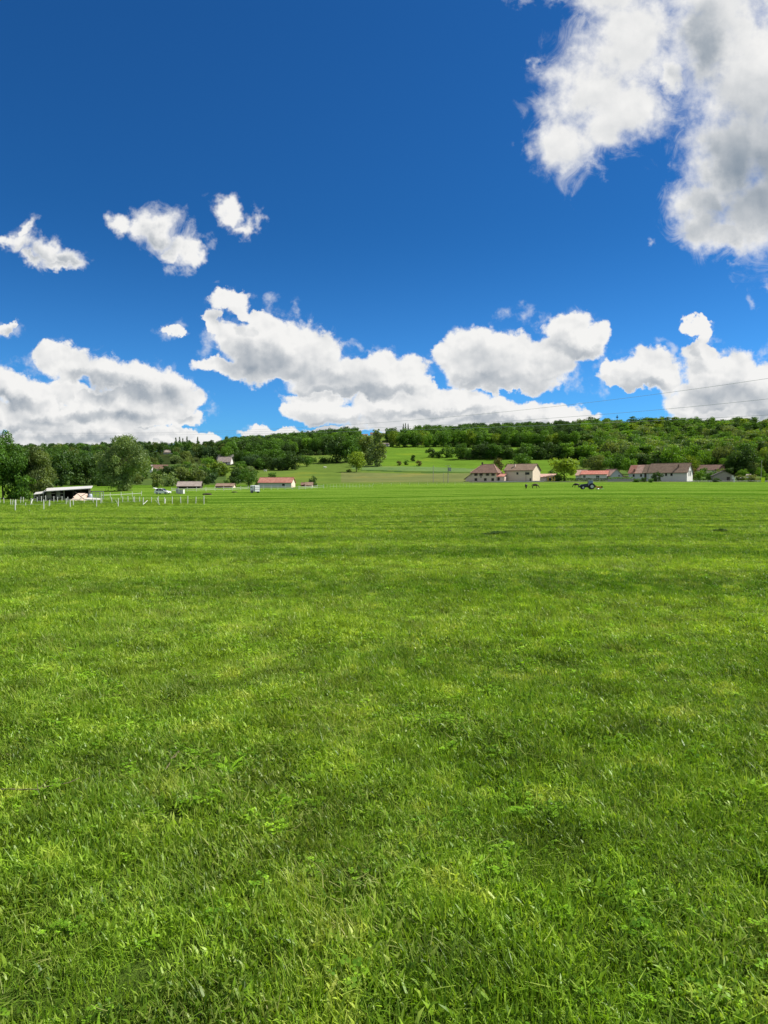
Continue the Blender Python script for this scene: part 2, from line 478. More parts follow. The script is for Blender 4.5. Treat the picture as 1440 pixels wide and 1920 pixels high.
def ground_z(x, y):
    x, y = np.asarray(x, float), np.asarray(y, float)
    r = np.hypot(x, y)
    az = np.arctan2(x, y)
    azc = np.clip(az, -0.78, 0.78)
    px = np.clip(CX + F * np.tan(azc), -500, 2000)
    d = np.clip(r * np.cos(azc), 0, DMAX_FWD)
    iy = np.where(d < 340, d / 4.0, 85 + (d - 340) / 10.0)
    ix = (px + 500) / 20.0
    i0 = np.clip(iy.astype(int), 0, _fine.shape[0] - 2); j0 = np.clip(ix.astype(int), 0, _fine.shape[1] - 2)
    fy, fx = np.clip(iy - i0, 0, 1), np.clip(ix - j0, 0, 1)
    z = (_fine[i0, j0] * (1 - fx) + _fine[i0, j0 + 1] * fx) * (1 - fy) + (_fine[i0 + 1, j0] * (1 - fx) + _fine[i0 + 1, j0 + 1] * fx) * fy
    z = z + 0.03 * np.sin(x * 0.9 + 1.3 * np.sin(y * 0.37)) * np.sin(y * 0.71 + 0.4) * np.clip(d / 12, 0, 1)
    far = np.clip((d - 380) / 200, 0, 1)
    z = z + far * (0.9 * np.sin(x * 0.031 + 1.1) * np.sin(y * 0.027) + 0.5 * np.sin(x * 0.083) * np.sin(y * 0.061 + 2))
    return z


def gz(x, y): return float(ground_z(x, y))


def at_d(px, d):
    """ground point in the column px at forward distance d"""
    x = (px - CX) / F * d
    return Vector((x, d, gz(x, d)))


def at(px, py, dmin=3.0):
    """where the line of sight through a point of the photograph meets the ground"""
    v = pdir(px, py)
    ds = np.concatenate([np.arange(dmin, 60, 0.1), np.arange(60, 1300, 0.5)])
    zr = CAM_H + v[2] / v[1] * ds
    zg = ground_z(v[0] / v[1] * ds, ds)
    hit = np.nonzero(zg >= zr)[0]
    d = ds[hit[0]] if len(hit) else 1050.0
    x = v[0] / v[1] * d
    return Vector((x, d, gz(x, d)))


def m_per_px(p): return p.y / F


# ------------------------------------------------------------------ ground sheets
def set_attr(me, name, data, kind='FLOAT', domain='POINT'):
    a = me.attributes.new(name, kind, domain)
    if kind == 'FLOAT': a.data.foreach_set('value', np.ascontiguousarray(data, np.float32).ravel())
    elif kind == 'FLOAT_COLOR': a.data.foreach_set('color', np.ascontiguousarray(data, np.float32).ravel())
    elif kind == 'FLOAT_VECTOR': a.data.foreach_set('vector', np.ascontiguousarray(data, np.float32).ravel())
    elif kind == 'INT': a.data.foreach_set('value', np.ascontiguousarray(data, np.int32).ravel())


def np_mesh(name, verts, faces):
    """verts (n,3), faces (m,3 or 4) arrays -> mesh, quickly"""
    me = bpy.data.meshes.new(name)
    verts = np.ascontiguousarray(verts, np.float32); faces = np.ascontiguousarray(faces, np.int32)
    n, k = faces.shape
    me.vertices.add(len(verts)); me.vertices.foreach_set('co', verts.ravel())
    me.loops.add(n * k); me.loops.foreach_set('vertex_index', faces.ravel())
    me.polygons.add(n)
    me.polygons.foreach_set('loop_start', np.arange(0, n * k, k, dtype=np.int32))
    me.polygons.foreach_set('loop_total', np.full(n, k, np.int32))
    me.update(calc_edges=True)
    return me


def link(name, me, mat=None, parent=None):
    o = bpy.data.objects.new(name, me)
    COL.objects.link(o)
    if mat is not None and me is not None and len(me.materials) == 0: me.materials.append(mat)
    if parent is not None: o.parent = parent
    return o


AZ = np.concatenate([np.arange(-180, -40, 5.0), np.arange(-40, -30, 0.5), np.arange(-30, 30, 0.1), np.arange(30, 40, 0.5), np.arange(40, 180, 5.0)])
RINGS = np.concatenate([np.geomspace(0.4, 60, 70), np.arange(63, 330, 3.0), [330.0]])
RINGS2 = np.concatenate([np.arange(330, 1100, 4.0), np.arange(1100, 1300, 20.0), np.geomspace(1320, 3400, 14), [6000, 9000]])


def polar_sheet(rings):
    a = np.radians(AZ)
    # rings are circles of forward distance within the view and round outside it
    rr = rings[:, None] / np.maximum(np.cos(np.clip(a, -0.78, 0.78)), 0.5)[None, :]
    X, Y = rr * np.sin(a)[None, :], rr * np.cos(a)[None, :]
    Z = ground_z(X, Y)
    n, k = X.shape
    idx = np.arange(n * k).reshape(n, k)
    nx = np.roll(idx, -1, axis=1)
    f = np.stack([idx[:-1], nx[:-1], nx[1:], idx[1:]], axis=-1).reshape(-1, 4)[:, ::-1]
    return np.stack([X, Y, Z], -1).reshape(-1, 3), f


def grass_colour(w, pos, near):
    """colour of the sward: patches of different grasses, swaths left by the mower"""
    sp = w.node('ShaderNodeSeparateXYZ'); w.put(sp.inputs[0], pos)
    x, y = sp.outputs[0], sp.outputs[1]
    flat = w.node('ShaderNodeCombineXYZ'); w.put(flat.inputs[0], x); w.put(flat.inputs[1], y)
    p = flat.outputs[0]
    big = w.noise(p, 0.05, 3.0, 0.5, dims='2D')
    mid = w.noise(p, 0.55, 4.0, 0.6, dims='2D')
    fine = w.noise(p, 5.0, 4.0, 0.65, dims='2D')
    # swaths: narrow near the gate, wide further out where the mower has turned the hay
    wob = w.math('MULTIPLY', w.math('SUBTRACT', w.noise(p, 0.03, 2.0, 0.5, dims='2D'), 0.5), w.lin(y, 5, 100, 2.5, 9.0))
    curve = w.math('MULTIPLY', w.math('MULTIPLY', x, x), -0.0016)
    v = w.math('ADD', w.math('ADD', w.math('MULTIPLY_ADD', x, 0.045, y), curve), wob)
    ragged = w.math('MULTIPLY', w.math('SUBTRACT', mid, 0.5), 1.3)
    vr = w.math('ADD', v, ragged)

    def swath(period, first, gain):
        s = w.math('SINE', w.math('MULTIPLY', w.math('SUBTRACT', vr, first), 2 * math.pi / period))
        return w.math('MULTIPLY', s, gain)
    near_w = w.math('MULTIPLY', w.smooth(y, 4.5, 8.0), w.smooth(y, 40, 22))
    mid_w = w.math('MULTIPLY', w.smooth(y, 20, 34), w.smooth(y, 130, 80))
    far_w = w.smooth(y, 90, 130)
    ln = w.noise(w.vmath('MULTIPLY', p, (0.025, 0.42, 1)), 1.0, 4.0, 0.65, dims='2D')
    ln2 = w.noise(w.vmath('MULTIPLY', p, (0.006, 0.085, 1)), 1.0, 3.0, 0.6, dims='2D')
    band = w.math('ADD', swath(5.6, 7.4, w.math('MULTIPLY', near_w, 0.34)), swath(8.5, 3.0, w.math('MULTIPLY', mid_w, 0.10)))
    band = w.math('ADD', band, swath(3.1, 1.0, w.math('MULTIPLY', mid_w, 0.42)))
    band = w.math('ADD', band, swath(12.5, 0.0, w.math('MULTIPLY', far_w, 0.27)))
    band = w.math('ADD', band, w.math('MULTIPLY', w.math('SUBTRACT', ln, 0.5), w.lin(y, 4, 14, 0.7, 1.7)))
    band = w.math('ADD', band, w.math('MULTIPLY', w.math('SUBTRACT', ln2, 0.5), w.math('MULTIPLY_ADD', w.smooth(y, 15, 60), 2.4, 0.3)))
    band = w.math('ADD', band, w.math('MULTIPLY', w.math('SUBTRACT', big, 0.5), 0.6))
    band = w.math('ADD', band, w.math('MULTIPLY', w.smooth(y, 110, 240), 0.16))      # older hay, bleached, further out
    # turf showing between the swaths is deep green, the laid hay is pale and yellowish
    col = w.mix(w.smooth(band, -0.66, 0.66), GRASS_DEEP, GRASS_PALE)
    col = w.mix(w.smooth(mid, 0.40, 0.72), col, w.mix(1.0, col, (1.16, 1.08, 1.0), 'MULTIPLY'))
    clump = w.noise(p, 2.1, 3.0, 0.6, dims='2D')
    col = w.vmath('SCALE', col, scale=w.lin(clump, 0.28, 0.72, 0.62, 1.34))
    col = w.mix(w.math('MULTIPLY', w.smooth(clump, 0.56, 0.72), 0.50), col, (0.22, 0.25, 0.070))
    col = w.mix(w.math('MULTIPLY', w.smooth(fine, 0.35, 0.75), 0.5), col, w.mix(1.0, col, (0.62, 0.72, 0.7), 'MULTIPLY'))
    return col, band, p, y


GRASS_DEEP = (0.040, 0.110, 0.003)
GRASS_PALE = (0.140, 0.234, 0.030)


def mat_meadow():
    m, w, out = new_mat('meadow_turf')
    g = w.node('ShaderNodeNewGeometry')
    col, band, p, y = grass_colour(w, g.outputs['Position'], True)
    # near the camera the blades themselves are built and the sheet is the soil and thatch under them
    thatch = w.mix(w.noise(p, 22.0, 4.0, 0.6, dims='2D'), (0.016, 0.026, 0.005), (0.042, 0.050, 0.014))
    speck = w.noise(w.vmath('MULTIPLY', p, (1.0, 0.55, 1)), 3.2, 5.0, 0.75, dims='2D')
    colf = w.mix(1.0, col, w.mix(w.smooth(speck, 0.30, 0.70), (0.62, 0.66, 0.6), (1.25, 1.25, 1.2)), 'MULTIPLY')
    col = w.mix(w.smooth(y, 26, 110), w.mix(0.35, thatch, col), w.vmath('SCALE', colf, scale=w.lin(y, 60, 200, 0.82, 1.0)))
    d = w.node('ShaderNodeBsdfDiffuse'); w.put(d.inputs[0], col)
    bump = w.node('ShaderNodeBump'); bump.inputs['Strength'].default_value = 0.9; bump.inputs['Distance'].default_value = 0.12
    w.put(bump.inputs['Height'], w.noise(p, 4.0, 6.0, 0.7, dims='2D'))
    w.put(d.inputs['Normal'], bump.outputs[0])
    w.put(out.inputs[0], d.outputs[0])
    return m


V1, F1 = polar_sheet(RINGS)
nA = len(AZ)
V1 = np.vstack([V1, [[0, 0, gz(0, 0)]]])
_cap = np.array([[i, (i + 1) % nA, len(V1) - 1, len(V1) - 1] for i in range(nA)])
me = np_mesh('meadow', V1, F1)
bmx = bmesh.new(); bmx.from_mesh(me); bmx.verts.ensure_lookup_table()
for i in range(nA):
    bmx.faces.new((bmx.verts[(i + 1) % nA], bmx.verts[i], bmx.verts[len(V1) - 1]))
bmx.normal_update(); bmx.to_mesh(me); bmx.free()
for p_ in me.polygons: p_.use_smooth = True
meadow = link('meadow', me, mat_meadow())
meadow['kind'] = 'structure'

# the hillside beyond: its fields differ by what grows on them, the bank strip by painted shade
V2, F2 = polar_sheet(RINGS2)
hill_me = np_mesh('hillside', V2, F2)
hill_me.polygons.foreach_set('use_smooth', np.ones(len(hill_me.polygons), bool))


def px_of(v):
    d = np.maximum(v[:, 1], 1.0)
    return CX + F * v[:, 0] / d, v[:, 1]


FIELD_COL = {
    'pasture': (0.092, 0.142, 0.026), 'rough': (0.118, 0.138, 0.046), 'wheat': (0.102, 0.165, 0.052), 'bright': (0.090, 0.166, 0.018),
    'wood': (0.030, 0.045, 0.014), 'garden': (0.066, 0.110, 0.026), 'dark': (0.056, 0.092, 0.024), 'bank': (0.035, 0.075, 0.018), 'soil': (0.16, 0.13, 0.09),
}


def in_wood(px, d):
    px, d = np.asarray(px, float), np.asarray(d, float)
    w_ = np.zeros(px.shape, bool)
    right = np.interp(px, [1085, 1100, 1140, 1200, 1440, 2000], [1400, 640, 560, 470, 440, 440])
    w_ |= (px > 1085) & (d > right) & (d < 1075)
    w_ |= (px > 712) & (px <= 1110) & (d > np.interp(px, [712, 760, 870, 1110], [830, 805, 805, 800])) & (d < np.interp(px, [700, 760, 800, 860, 1110], [900, 930, 1020, 1075, 1075]))
    w_ |= (px > 862) & (px <= 1100) & (d > 612) & (d < 690)
    w_ |= (px > 425) & (px <= 722) & (d > np.interp(px, [425, 460, 555, 640, 722], [560, 560, 690, 700, 660])) & (d < np.interp(px, [425, 500, 640, 690, 722], [1030, 1050, 1050, 960, 800]))
    w_ |= (px > -500) & (px <= 430) & (d > np.interp(px, [-500, 60, 200, 300, 430], [340, 380, 430, 590, 640])) & (d < 1050)
    return w_


pxv, dv = px_of(V2)
front = V2[:, 1] > 5
cols = np.tile(np.array(FIELD_COL['pasture']), (len(V2), 1))


def paint_field(mask, key): cols[mask] = FIELD_COL[key]


paint_field((pxv < 430) & (dv > 330), 'dark')
paint_field((pxv > 40) & (pxv < 62) & (dv > 780) & (dv < 900), 'soil')
paint_field((pxv > 425) & (pxv < 760) & (dv > 345), 'pasture')
paint_field((pxv > 640) & (pxv < 930) & (dv > 350) & (dv < 455), 'rough')
_wheat0 = np.interp(pxv, [640, 680, 760, 930], [520, 492, 480, 474])
paint_field((pxv > 660) & (pxv < 935) & (dv > _wheat0) & (dv < _wheat0 + 42), 'wheat')
paint_field((pxv > 672) & (pxv < 935) & (dv > _wheat0 - 13) & (dv < _wheat0 - 3), 'bank')  # dark line along the terrace bank: its shadow put into the colour
paint_field((pxv > 700) & (pxv < 1115) & (dv > _wheat0 + 42) & (dv < 805), 'bright')
paint_field((pxv >= 935) & (pxv < 1115) & (dv > 380) & (dv < 620), 'bright')
paint_field((pxv > 1080) & (dv < 700) & (dv > 350), 'garden')
paint_field((pxv > 1405) & (dv > 500) & (dv < 640), 'bright')
wood_mask = in_wood(pxv, dv) | (dv > 1075) | ~front
paint_field(wood_mask, 'wood')
paint_field((dv > 1150), 'dark')
paint_field(~front, 'pasture')
set_attr(hill_me, 'field', np.concatenate([cols, np.ones((len(cols), 1))], 1), 'FLOAT_COLOR')


def mat_hill():
    m, w, out = new_mat('hill_pasture')
    a = w.node('ShaderNodeAttribute'); a.attribute_name = 'field'
    g = w.node('ShaderNodeNewGeometry')
    p = g.outputs['Position']
    n1, n2 = w.noise(p, 0.03, 5.0, 0.6), w.noise(p, 0.22, 5.0, 0.7)
    str_ = w.noise(w.vmath('MULTIPLY', p, (0.02, 0.16, 0.1)), 1.0, 4.0, 0.6)
    f = w.math('ADD', w.math('ADD', w.lin(n1, .3, .7, -0.14, 0.14), w.lin(n2, .3, .7, -0.13, 0.13)), w.lin(str_, .3, .7, -0.16, 0.16))
    col = w.vmath('SCALE', a.outputs[0], scale=w.math('ADD', f, 1.0))
    col = w.mix(w.smooth(n1, 0.5, 0.7), col, w.mix(1.0, col, (1.25, 1.02, 0.85), 'MULTIPLY'))
    d = w.node('ShaderNodeBsdfDiffuse'); w.put(d.inputs[0], col)
    w.put(out.inputs[0], d.outputs[0])
    return m


hill = link('hillside', hill_me, mat_hill())
hill['kind'] = 'structure'

# ------------------------------------------------------------------ the sward in front of the camera
def vnoise(x, y, seed=0):
    """smooth value noise, 0..1"""
    x, y = np.asarray(x, float) + seed * 17.3, np.asarray(y, float) + seed * 9.1
    xi, yi = np.floor(x).astype(np.int64), np.floor(y).astype(np.int64)
    fx, fy = x - xi, y - yi
    fx, fy = fx * fx * (3 - 2 * fx), fy * fy * (3 - 2 * fy)

    def h(a, b):
        n = (a * 374761393 + b * 668265263 + seed * 974634) & 0x7fffffff
        n = ((n ^ (n >> 13)) * 1274126177) & 0x7fffffff
        return ((n ^ (n >> 16)) & 0xffff) / 65535.0
    return (h(xi, yi) * (1 - fx) + h(xi + 1, yi) * fx) * (1 - fy) + (h(xi, yi + 1) * (1 - fx) + h(xi + 1, yi + 1) * fx) * fy


def fbm(x, y, seed=0, n=3):
    s, a, t = 0, 1.0, 0
    for i in range(n):
        s = s + a * vnoise(x * 2 ** i, y * 2 ** i, seed + i); t += a; a *= 0.55
    return s / t


def blade_mat(name, hay=0.0, leaf=False):
    m, w, out = new_mat(name)
    g = w.node('ShaderNodeNewGeometry')
    col, band, p, y = grass_colour(w, g.outputs['Position'], True)
    tone = w.node('ShaderNodeAttribute'); tone.attribute_name = 'tone'
    oi = w.node('ShaderNodeObjectInfo')
    t = w.math('MULTIPLY_ADD', oi.outputs['Random'], 0.42, w.math('MULTIPLY', w.math('POWER', tone.outputs['Fac'], 1.5), 0.62))
    col = w.mix(1.0, col, w.mix(t, (0.58, 0.78, 0.55), (3.9, 3.25, 2.1)), 'MULTIPLY')
    if leaf: col = w.mix(1.0, col, (0.92, 1.05, 1.0), 'MULTIPLY')
    # some blades are dry: straw lies about where the mower dropped it
    patch = w.noise(p, 0.9, 4.0, 0.65, dims='2D')
    dry = w.math('ADD', tone.outputs['Fac'], w.math('MULTIPLY', w.math('SUBTRACT', patch, 0.55), 1.2))
    straw = w.mix(oi.outputs['Random'], (0.17, 0.21, 0.050), (0.36, 0.34, 0.14))
    if hay > 0:
        col = w.mix(w.math('MULTIPLY', w.smooth(dry, 0.42, 0.92), hay), col, straw)
    foliage_mix(w, out, col, tcol=(1.14, 1.16, 0.45), trans=0.42, gloss=0.011 if not leaf else 0.007, rough=0.38)
    return m


BLADE = blade_mat('grass_blade', hay=0.5)
CUT = blade_mat('cut_grass', hay=0.85)
HERB = blade_mat('meadow_herb', leaf=True)


class Leaves:
    """strips of triangles: blades, stems, leaflets"""
    def __init__(self):
        self.v, self.f, self.t = [], [], []

    def strip(self, base, az, lean0, lean1, length, width, tone, n=3, tip=0.0, belly=0.0, roll=0.0):
        b = np.array(base, float)
        side = np.array([math.cos(az + math.pi / 2 + roll), math.sin(az + math.pi / 2 + roll), 0.0])
        i0 = len(self.v)
        seg = length / n
        for k in range(n + 1):
            u = k / n
            lean = lean0 + (lean1 - lean0) * u
            wd = width * (1 - (1 - tip) * u ** 1.6) * (1 + belly * math.sin(math.pi * u))
            if k == n and tip == 0:
                self.v.append(b.copy()); self.t.append(tone)
            else:
                self.v += [b - side * wd / 2, b + side * wd / 2]; self.t += [tone, tone]
            if k < n:
                b = b + seg * np.array([math.cos(az) * math.sin(lean), math.sin(az) * math.sin(lean), math.cos(lean)])
        for k in range(n):
            a = i0 + 2 * k
            if k == n - 1 and tip == 0:
                self.f.append((a, a + 1, a + 2))
            else:
                self.f += [(a, a + 1, a + 3), (a, a + 3, a + 2)]

    def disc(self, c, r, az, tilt, tone, n=6):
        c = np.array(c, float); i0 = len(self.v)
        u = np.array([math.cos(az), math.sin(az), 0]); nrm = np.array([-math.sin(az) * math.sin(tilt), math.cos(az) * math.sin(tilt), math.cos(tilt)])
        v = np.cross(nrm, u)
        for k in range(n):
            a = 2 * math.pi * k / n
            self.v.append(c + r * (math.cos(a) * u * 0.85 + math.sin(a) * v)); self.t.append(tone)
        for k in range(1, n - 1): self.f.append((i0, i0 + k, i0 + k + 1))

    def mesh(self, name, mat):
        me = np_mesh(name, np.array(self.v), np.array(self.f))
        set_attr(me, 'tone', np.array(self.t))
        me.materials.append(mat)
        return me


U = random.uniform


def tuft(n, rad, h0, h1, lean, w0, w1, comb=None, curl=0.5):
    L = Leaves()
    for _ in range(n):
        r, a = rad * math.sqrt(random.random()), U(0, 2 * math.pi)
        base = (r * math.cos(a), r * math.sin(a), -0.01)
        az = U(0, 2 * math.pi) if comb is None else comb + random.gauss(0, 0.5)
        l0 = abs(random.gauss(0, lean)) if comb is None else max(0.2, random.gauss(lean, 0.22))
        L.strip(base, az, l0, l0 + U(0.1, curl) * 1.4, U(h0, h1), U(w0, w1), random.random(), n=3, roll=random.gauss(0, .5))
    return L


def leafy():
    L = Leaves()
    for _ in range(60):
        r, a = 0.13 * math.sqrt(random.random()), U(0, 2 * math.pi)
        L.strip((r * math.cos(a), r * math.sin(a), U(0.0, 0.03)), U(0, 6.28), U(.3, 1.1), U(1.0, 1.9), U(0.02, 0.055), U(0.005, 0.011), random.random(), n=2, belly=.6, roll=random.gauss(0, .6))
    return L


def clover():
    L = Leaves()
    for _ in range(13):
        r, a = 0.08 * math.sqrt(random.random()), U(0, 2 * math.pi)
        x, y, h = r * math.cos(a), r * math.sin(a), U(0.03, 0.075)
        L.strip((x, y, 0), U(0, 6.28), 0.1, 0.3, h, 0.002, 0.3, n=1, tip=1)
        t, s = random.random(), U(0.007, 0.013)
        for k in range(3):
            q = 2.1 * k + a
            L.disc((x + s * math.cos(q), y + s * math.sin(q), h), s * 0.95, q, U(-.5, .5), t, 5)
    return L


def rosette(n=9, l0=0.07, l1=0.15, wd=0.022):
    L = Leaves()
    for k in range(n):
        L.strip((0, 0, 0.005), k * 2.4 + U(-.3, .3), U(0.7, 1.2), U(1.5, 2.0), U(l0, l1), U(.6, 1) * wd, random.random(), n=4, belly=0.9)
    return L


def clippings():
    L = Leaves()
    for _ in range(16):
        r, a = 0.16 * math.sqrt(random.random()), U(0, 2 * math.pi)
        L.strip((r * math.cos(a), r * math.sin(a), U(0.025, 0.075)), U(0, 6.28), 1.57 + random.gauss(0, .12), 1.57 + random.gauss(0, .3), U(0.025, 0.085), U(0.0022, 0.0042), U(.2, 1), n=2, tip=.4)
    return L


def stems():
    L = Leaves()
    for _ in range(6):
        r, a = 0.10 * math.sqrt(random.random()), U(0, 2 * math.pi)
        L.strip((r * math.cos(a), r * math.sin(a), 0), U(0, 6.28), U(0, .35), U(.2, 1.1), U(0.10, 0.22), U(0.0025, 0.004), random.random(), n=5)
    return L


TUFTS = []


def add_tuft(L, mat):
    o = bpy.data.objects.new('grass_tuft_%02d' % len(TUFTS), L.mesh('grass_tuft', mat))
    TUFTS.append(o)


for _ in range(4): add_tuft(tuft(52, 0.11, 0.04, 0.115, 0.50, 0.0034, 0.0064), BLADE)            # 0-3 standing tufts
for _ in range(3): add_tuft(tuft(85, 0.13, 0.025, 0.075, 0.75, 0.004, 0.0078), BLADE)            # 4-6 short turf
for _ in range(3): add_tuft(tuft(40, 0.13, 0.06, 0.15, 0.85, 0.003, 0.006, comb=0.0, curl=.7), CUT)  # 7-9 combed over
add_tuft(clover(), HERB); add_tuft(clover(), HERB)                                               # 10-11
add_tuft(rosette(), HERB); add_tuft(rosette(7, .05, .10, .03), HERB)                             # 12-13
add_tuft(clippings(), CUT); add_tuft(clippings(), CUT)                                           # 14-15
add_tuft(stems(), BLADE); add_tuft(stems(), CUT)                                                 # 16-17
for _ in range(3): add_tuft(leafy(), BLADE)                                                      # 18-20
tuft_col = bpy.data.collections.new('grass_tufts')
for o in TUFTS: tuft_col.objects.link(o)


def scatter_sward():
    P, Rr, S, K = [], [], [], []
    bands = [(0.5, 3.4, 520, 0.86), (3.4, 6.5, 390, 0.95), (6.5, 12, 230, 1.12), (12, 22, 100, 1.45), (22, 40, 32, 2.1), (40, 75, 11, 3.0), (75, 145, 3.6, 4.0)]
    half = 0.62
    for d0, d1, dens, sc in bands:
        side = 3.0 if d0 < 12 else 4.0          # a strip on either side, for a step to the side
        area = half * (d1 * d1 - d0 * d0) + 2 * side * (d1 - d0)
        n = int(area * dens)
        d = rng.uniform(d0, d1, n * 3)
        d = d[rng.random(len(d)) < (half * d + side) / (half * d1 + side)][:n]
        x = rng.uniform(-1, 1, len(d)) * (half * d + side)
        n = len(d)
        if d0 > 60:
            keep = rng.random(n) < np.clip((145 - d) / 90, 0, 1)
            d, x = d[keep], x[keep]
        patch = fbm(x * 1.1, d * 1.1, 3)
        hole = fbm(x * 5.5, d * 5.5, 21, 2)
        keep = rng.random(len(d)) < np.clip((hole - 0.28) * 7, 0.55, 1)
        d, x, patch, hole = d[keep], x[keep], patch[keep], hole[keep]
        m = len(d)
        comb = fbm(x * 0.8 + 40, d * 0.35, 7)
        herb = fbm(x * 1.7, d * 1.7 + 9, 12)
        hay = fbm(x * 1.3 + 5, d * 0.8, 31)
        r = rng.random(m)
        k = np.where(patch > 0.52, rng.integers(0, 4, m), rng.integers(4, 7, m))
        k = np.where(rng.random(m) < 0.30, rng.integers(0, 7, m), k)
        k = np.where((r < np.clip((comb - 0.50) * 1.6, 0.08, 0.30)), rng.integers(7, 10, m), k)
        r = rng.random(m)
        k = np.where(r < np.clip((herb - 0.45) * 0.6, 0.04, 0.14), rng.integers(10, 12, m), k)
        r = rng.random(m)
        k = np.where(r < np.clip((herb - 0.50) * 0.12, 0.002, 0.02), rng.integers(12, 14, m), k)
        r = rng.random(m)
        k = np.where(r < np.clip((hay - 0.47) * 1.3, 0.04, 0.30), rng.integers(14, 16, m), k)
        r = rng.random(m)
        k = np.where(r < 0.035, rng.integers(16, 18, m), k)
        k = np.where(rng.random(m) < 0.30, rng.integers(18, 21, m), k)
        k = np.where(hole < 0.30, np.where(rng.random(m) < .7, rng.integers(4, 7, m), rng.integers(14, 16, m)), k)
        rot = rng.uniform(0, 2 * math.pi, m)
        # combed tufts follow the way the mower went, which turns slowly over the field
        lay = 2.6 + 1.5 * (fbm(x * 0.25, d * 0.25, 44) - 0.5) * 2 + rng.normal(0, 0.35, m)
        rot = np.where((k >= 7) & (k < 10), lay, rot)
        tilt = rng.normal(0, 0.10, (m, 2))
        s = sc * rng.uniform(0.72, 1.22, m) * np.clip(0.55 + patch * 0.95, .8, 1.4)
        s = np.where(k >= 12, np.minimum(s, 1.6), s)
        s = np.where((k == 10) | (k == 11), s * 0.8, s)
        # further out a tuft stands for several, no taller than one
        s = np.stack([s, s, s * sc ** -0.62], 1)
        P.append(np.stack([x, d, ground_z(x, d)], 1)); Rr.append(np.stack([tilt[:, 0], tilt[:, 1], rot], 1)); S.append(s); K.append(k)
    # the paddock at the left was not mown: rank grass stands between its posts
    n = 5200
    px = rng.uniform(-60, 386, n)
    d0 = np.interp(px, [-60, 28, 131, 221, 386], [at(-60, 960).y, at(28, 959).y, at(131, 954).y, at(221, 951.5).y, at(386, 946).y])
    d = d0 + (158 - d0) * rng.random(n) ** 0.8
    keep = rng.random(n) < np.clip((fbm((px - CX) / F * d * .3, d * .3, 77) - .3) * 4, .15, 1)
    px, d = px[keep], d[keep]
    x = (px - CX) / F * d; m = len(d)
    P.append(np.stack([x, d, ground_z(x, d)], 1)); Rr.append(np.stack([rng.normal(0, .12, m), rng.normal(0, .12, m), rng.uniform(0, 6.28, m)], 1))
    S.append(np.repeat(rng.uniform(2.6, 5.6, (m, 1)), 3, 1)); K.append(np.where(rng.random(m) < .8, rng.integers(0, 4, m), rng.integers(16, 18, m)))
    return np.vstack(P), np.vstack(Rr), np.vstack(S), np.concatenate(K)


def instance_object(name, coll, P, Rr, S, K, mat=None):
    """one object that sets the members of a collection out on given points"""
    me = bpy.data.meshes.new(name)
    me.vertices.add(len(P)); me.vertices.foreach_set('co', np.ascontiguousarray(P, np.float32).ravel())
    set_attr(me, 'turn', Rr, 'FLOAT_VECTOR'); set_attr(me, 'kind_index', K, 'INT')
    S = np.asarray(S, float)
    set_attr(me, 'size', S if S.ndim == 2 else np.repeat(S[:, None], 3, 1), 'FLOAT_VECTOR')
    o = link(name, me)
    gt = bpy.data.node_groups.new(name, 'GeometryNodeTree')
    gt.interface.new_socket('Geometry', in_out='INPUT', socket_type='NodeSocketGeometry')
    gt.interface.new_socket('Geometry', in_out='OUTPUT', socket_type='NodeSocketGeometry')
    N = gt.nodes.new
    gi, go = N('NodeGroupInput'), N('NodeGroupOutput')
    ci = N('GeometryNodeCollectionInfo'); ci.inputs[0].default_value = coll
    ci.inputs['Separate Children'].default_value = True; ci.inputs['Reset Children'].default_value = True
    iop = N('GeometryNodeInstanceOnPoints'); iop.inputs['Pick Instance'].default_value = True

    def attr(nm, ty):
        a = N('GeometryNodeInputNamedAttribute'); a.data_type = ty; a.inputs['Name'].default_value = nm
        return a.outputs[0]
    e2r = N('FunctionNodeEulerToRotation')
    lk = gt.links.new
    lk(attr('turn', 'FLOAT_VECTOR'), e2r.inputs[0]); lk(e2r.outputs[0], iop.inputs['Rotation'])
    lk(attr('size', 'FLOAT_VECTOR'), iop.inputs['Scale']); lk(attr('kind_index', 'INT'), iop.inputs['Instance Index'])
    lk(gi.outputs[0], iop.inputs['Points']); lk(ci.outputs[0], iop.inputs['Instance']); lk(iop.outputs[0], go.inputs[0])
    md = o.modifiers.new('scatter', 'NODES'); md.node_group = gt
    return o


gP, gR, gS, gK = scatter_sward()
grass = instance_object('meadow_grass', tuft_col, gP, gR, gS, gK)
grass['kind'] = 'stuff'
print('tufts', len(gP))

# ------------------------------------------------------------------ trees
def thing(name, label, cat, loc=(0, 0, 0), rotz=0.0, group=None):
    o = bpy.data.objects.new(name, None)
    COL.objects.link(o)
    o.empty_display_size = 0.3
    o.location = loc; o.rotation_euler = (0, 0, rotz)
    o['label'] = label; o['category'] = cat
    if group: o['group'] = group
    return o


def tag(o, label=None, cat=None, group=None, kind=None):
    for k, v in (('label', label), ('category', cat), ('group', group), ('kind', kind)):
        if v: o[k] = v
    return o


TREE_TINTS = {
    'dark green': (0.030, 0.062, 0.012), 'mid green': (0.045, 0.100, 0.012), 'bright green': (0.074, 0.150, 0.013), 'yellow-green': (0.110, 0.165, 0.016),
    'olive': (0.084, 0.116, 0.028), 'grey-green': (0.098, 0.142, 0.046), 'blue-green': (0.030, 0.062, 0.022), 'brownish': (0.080, 0.078, 0.028), 'pale cream-green': (0.145, 0.170, 0.055),
}


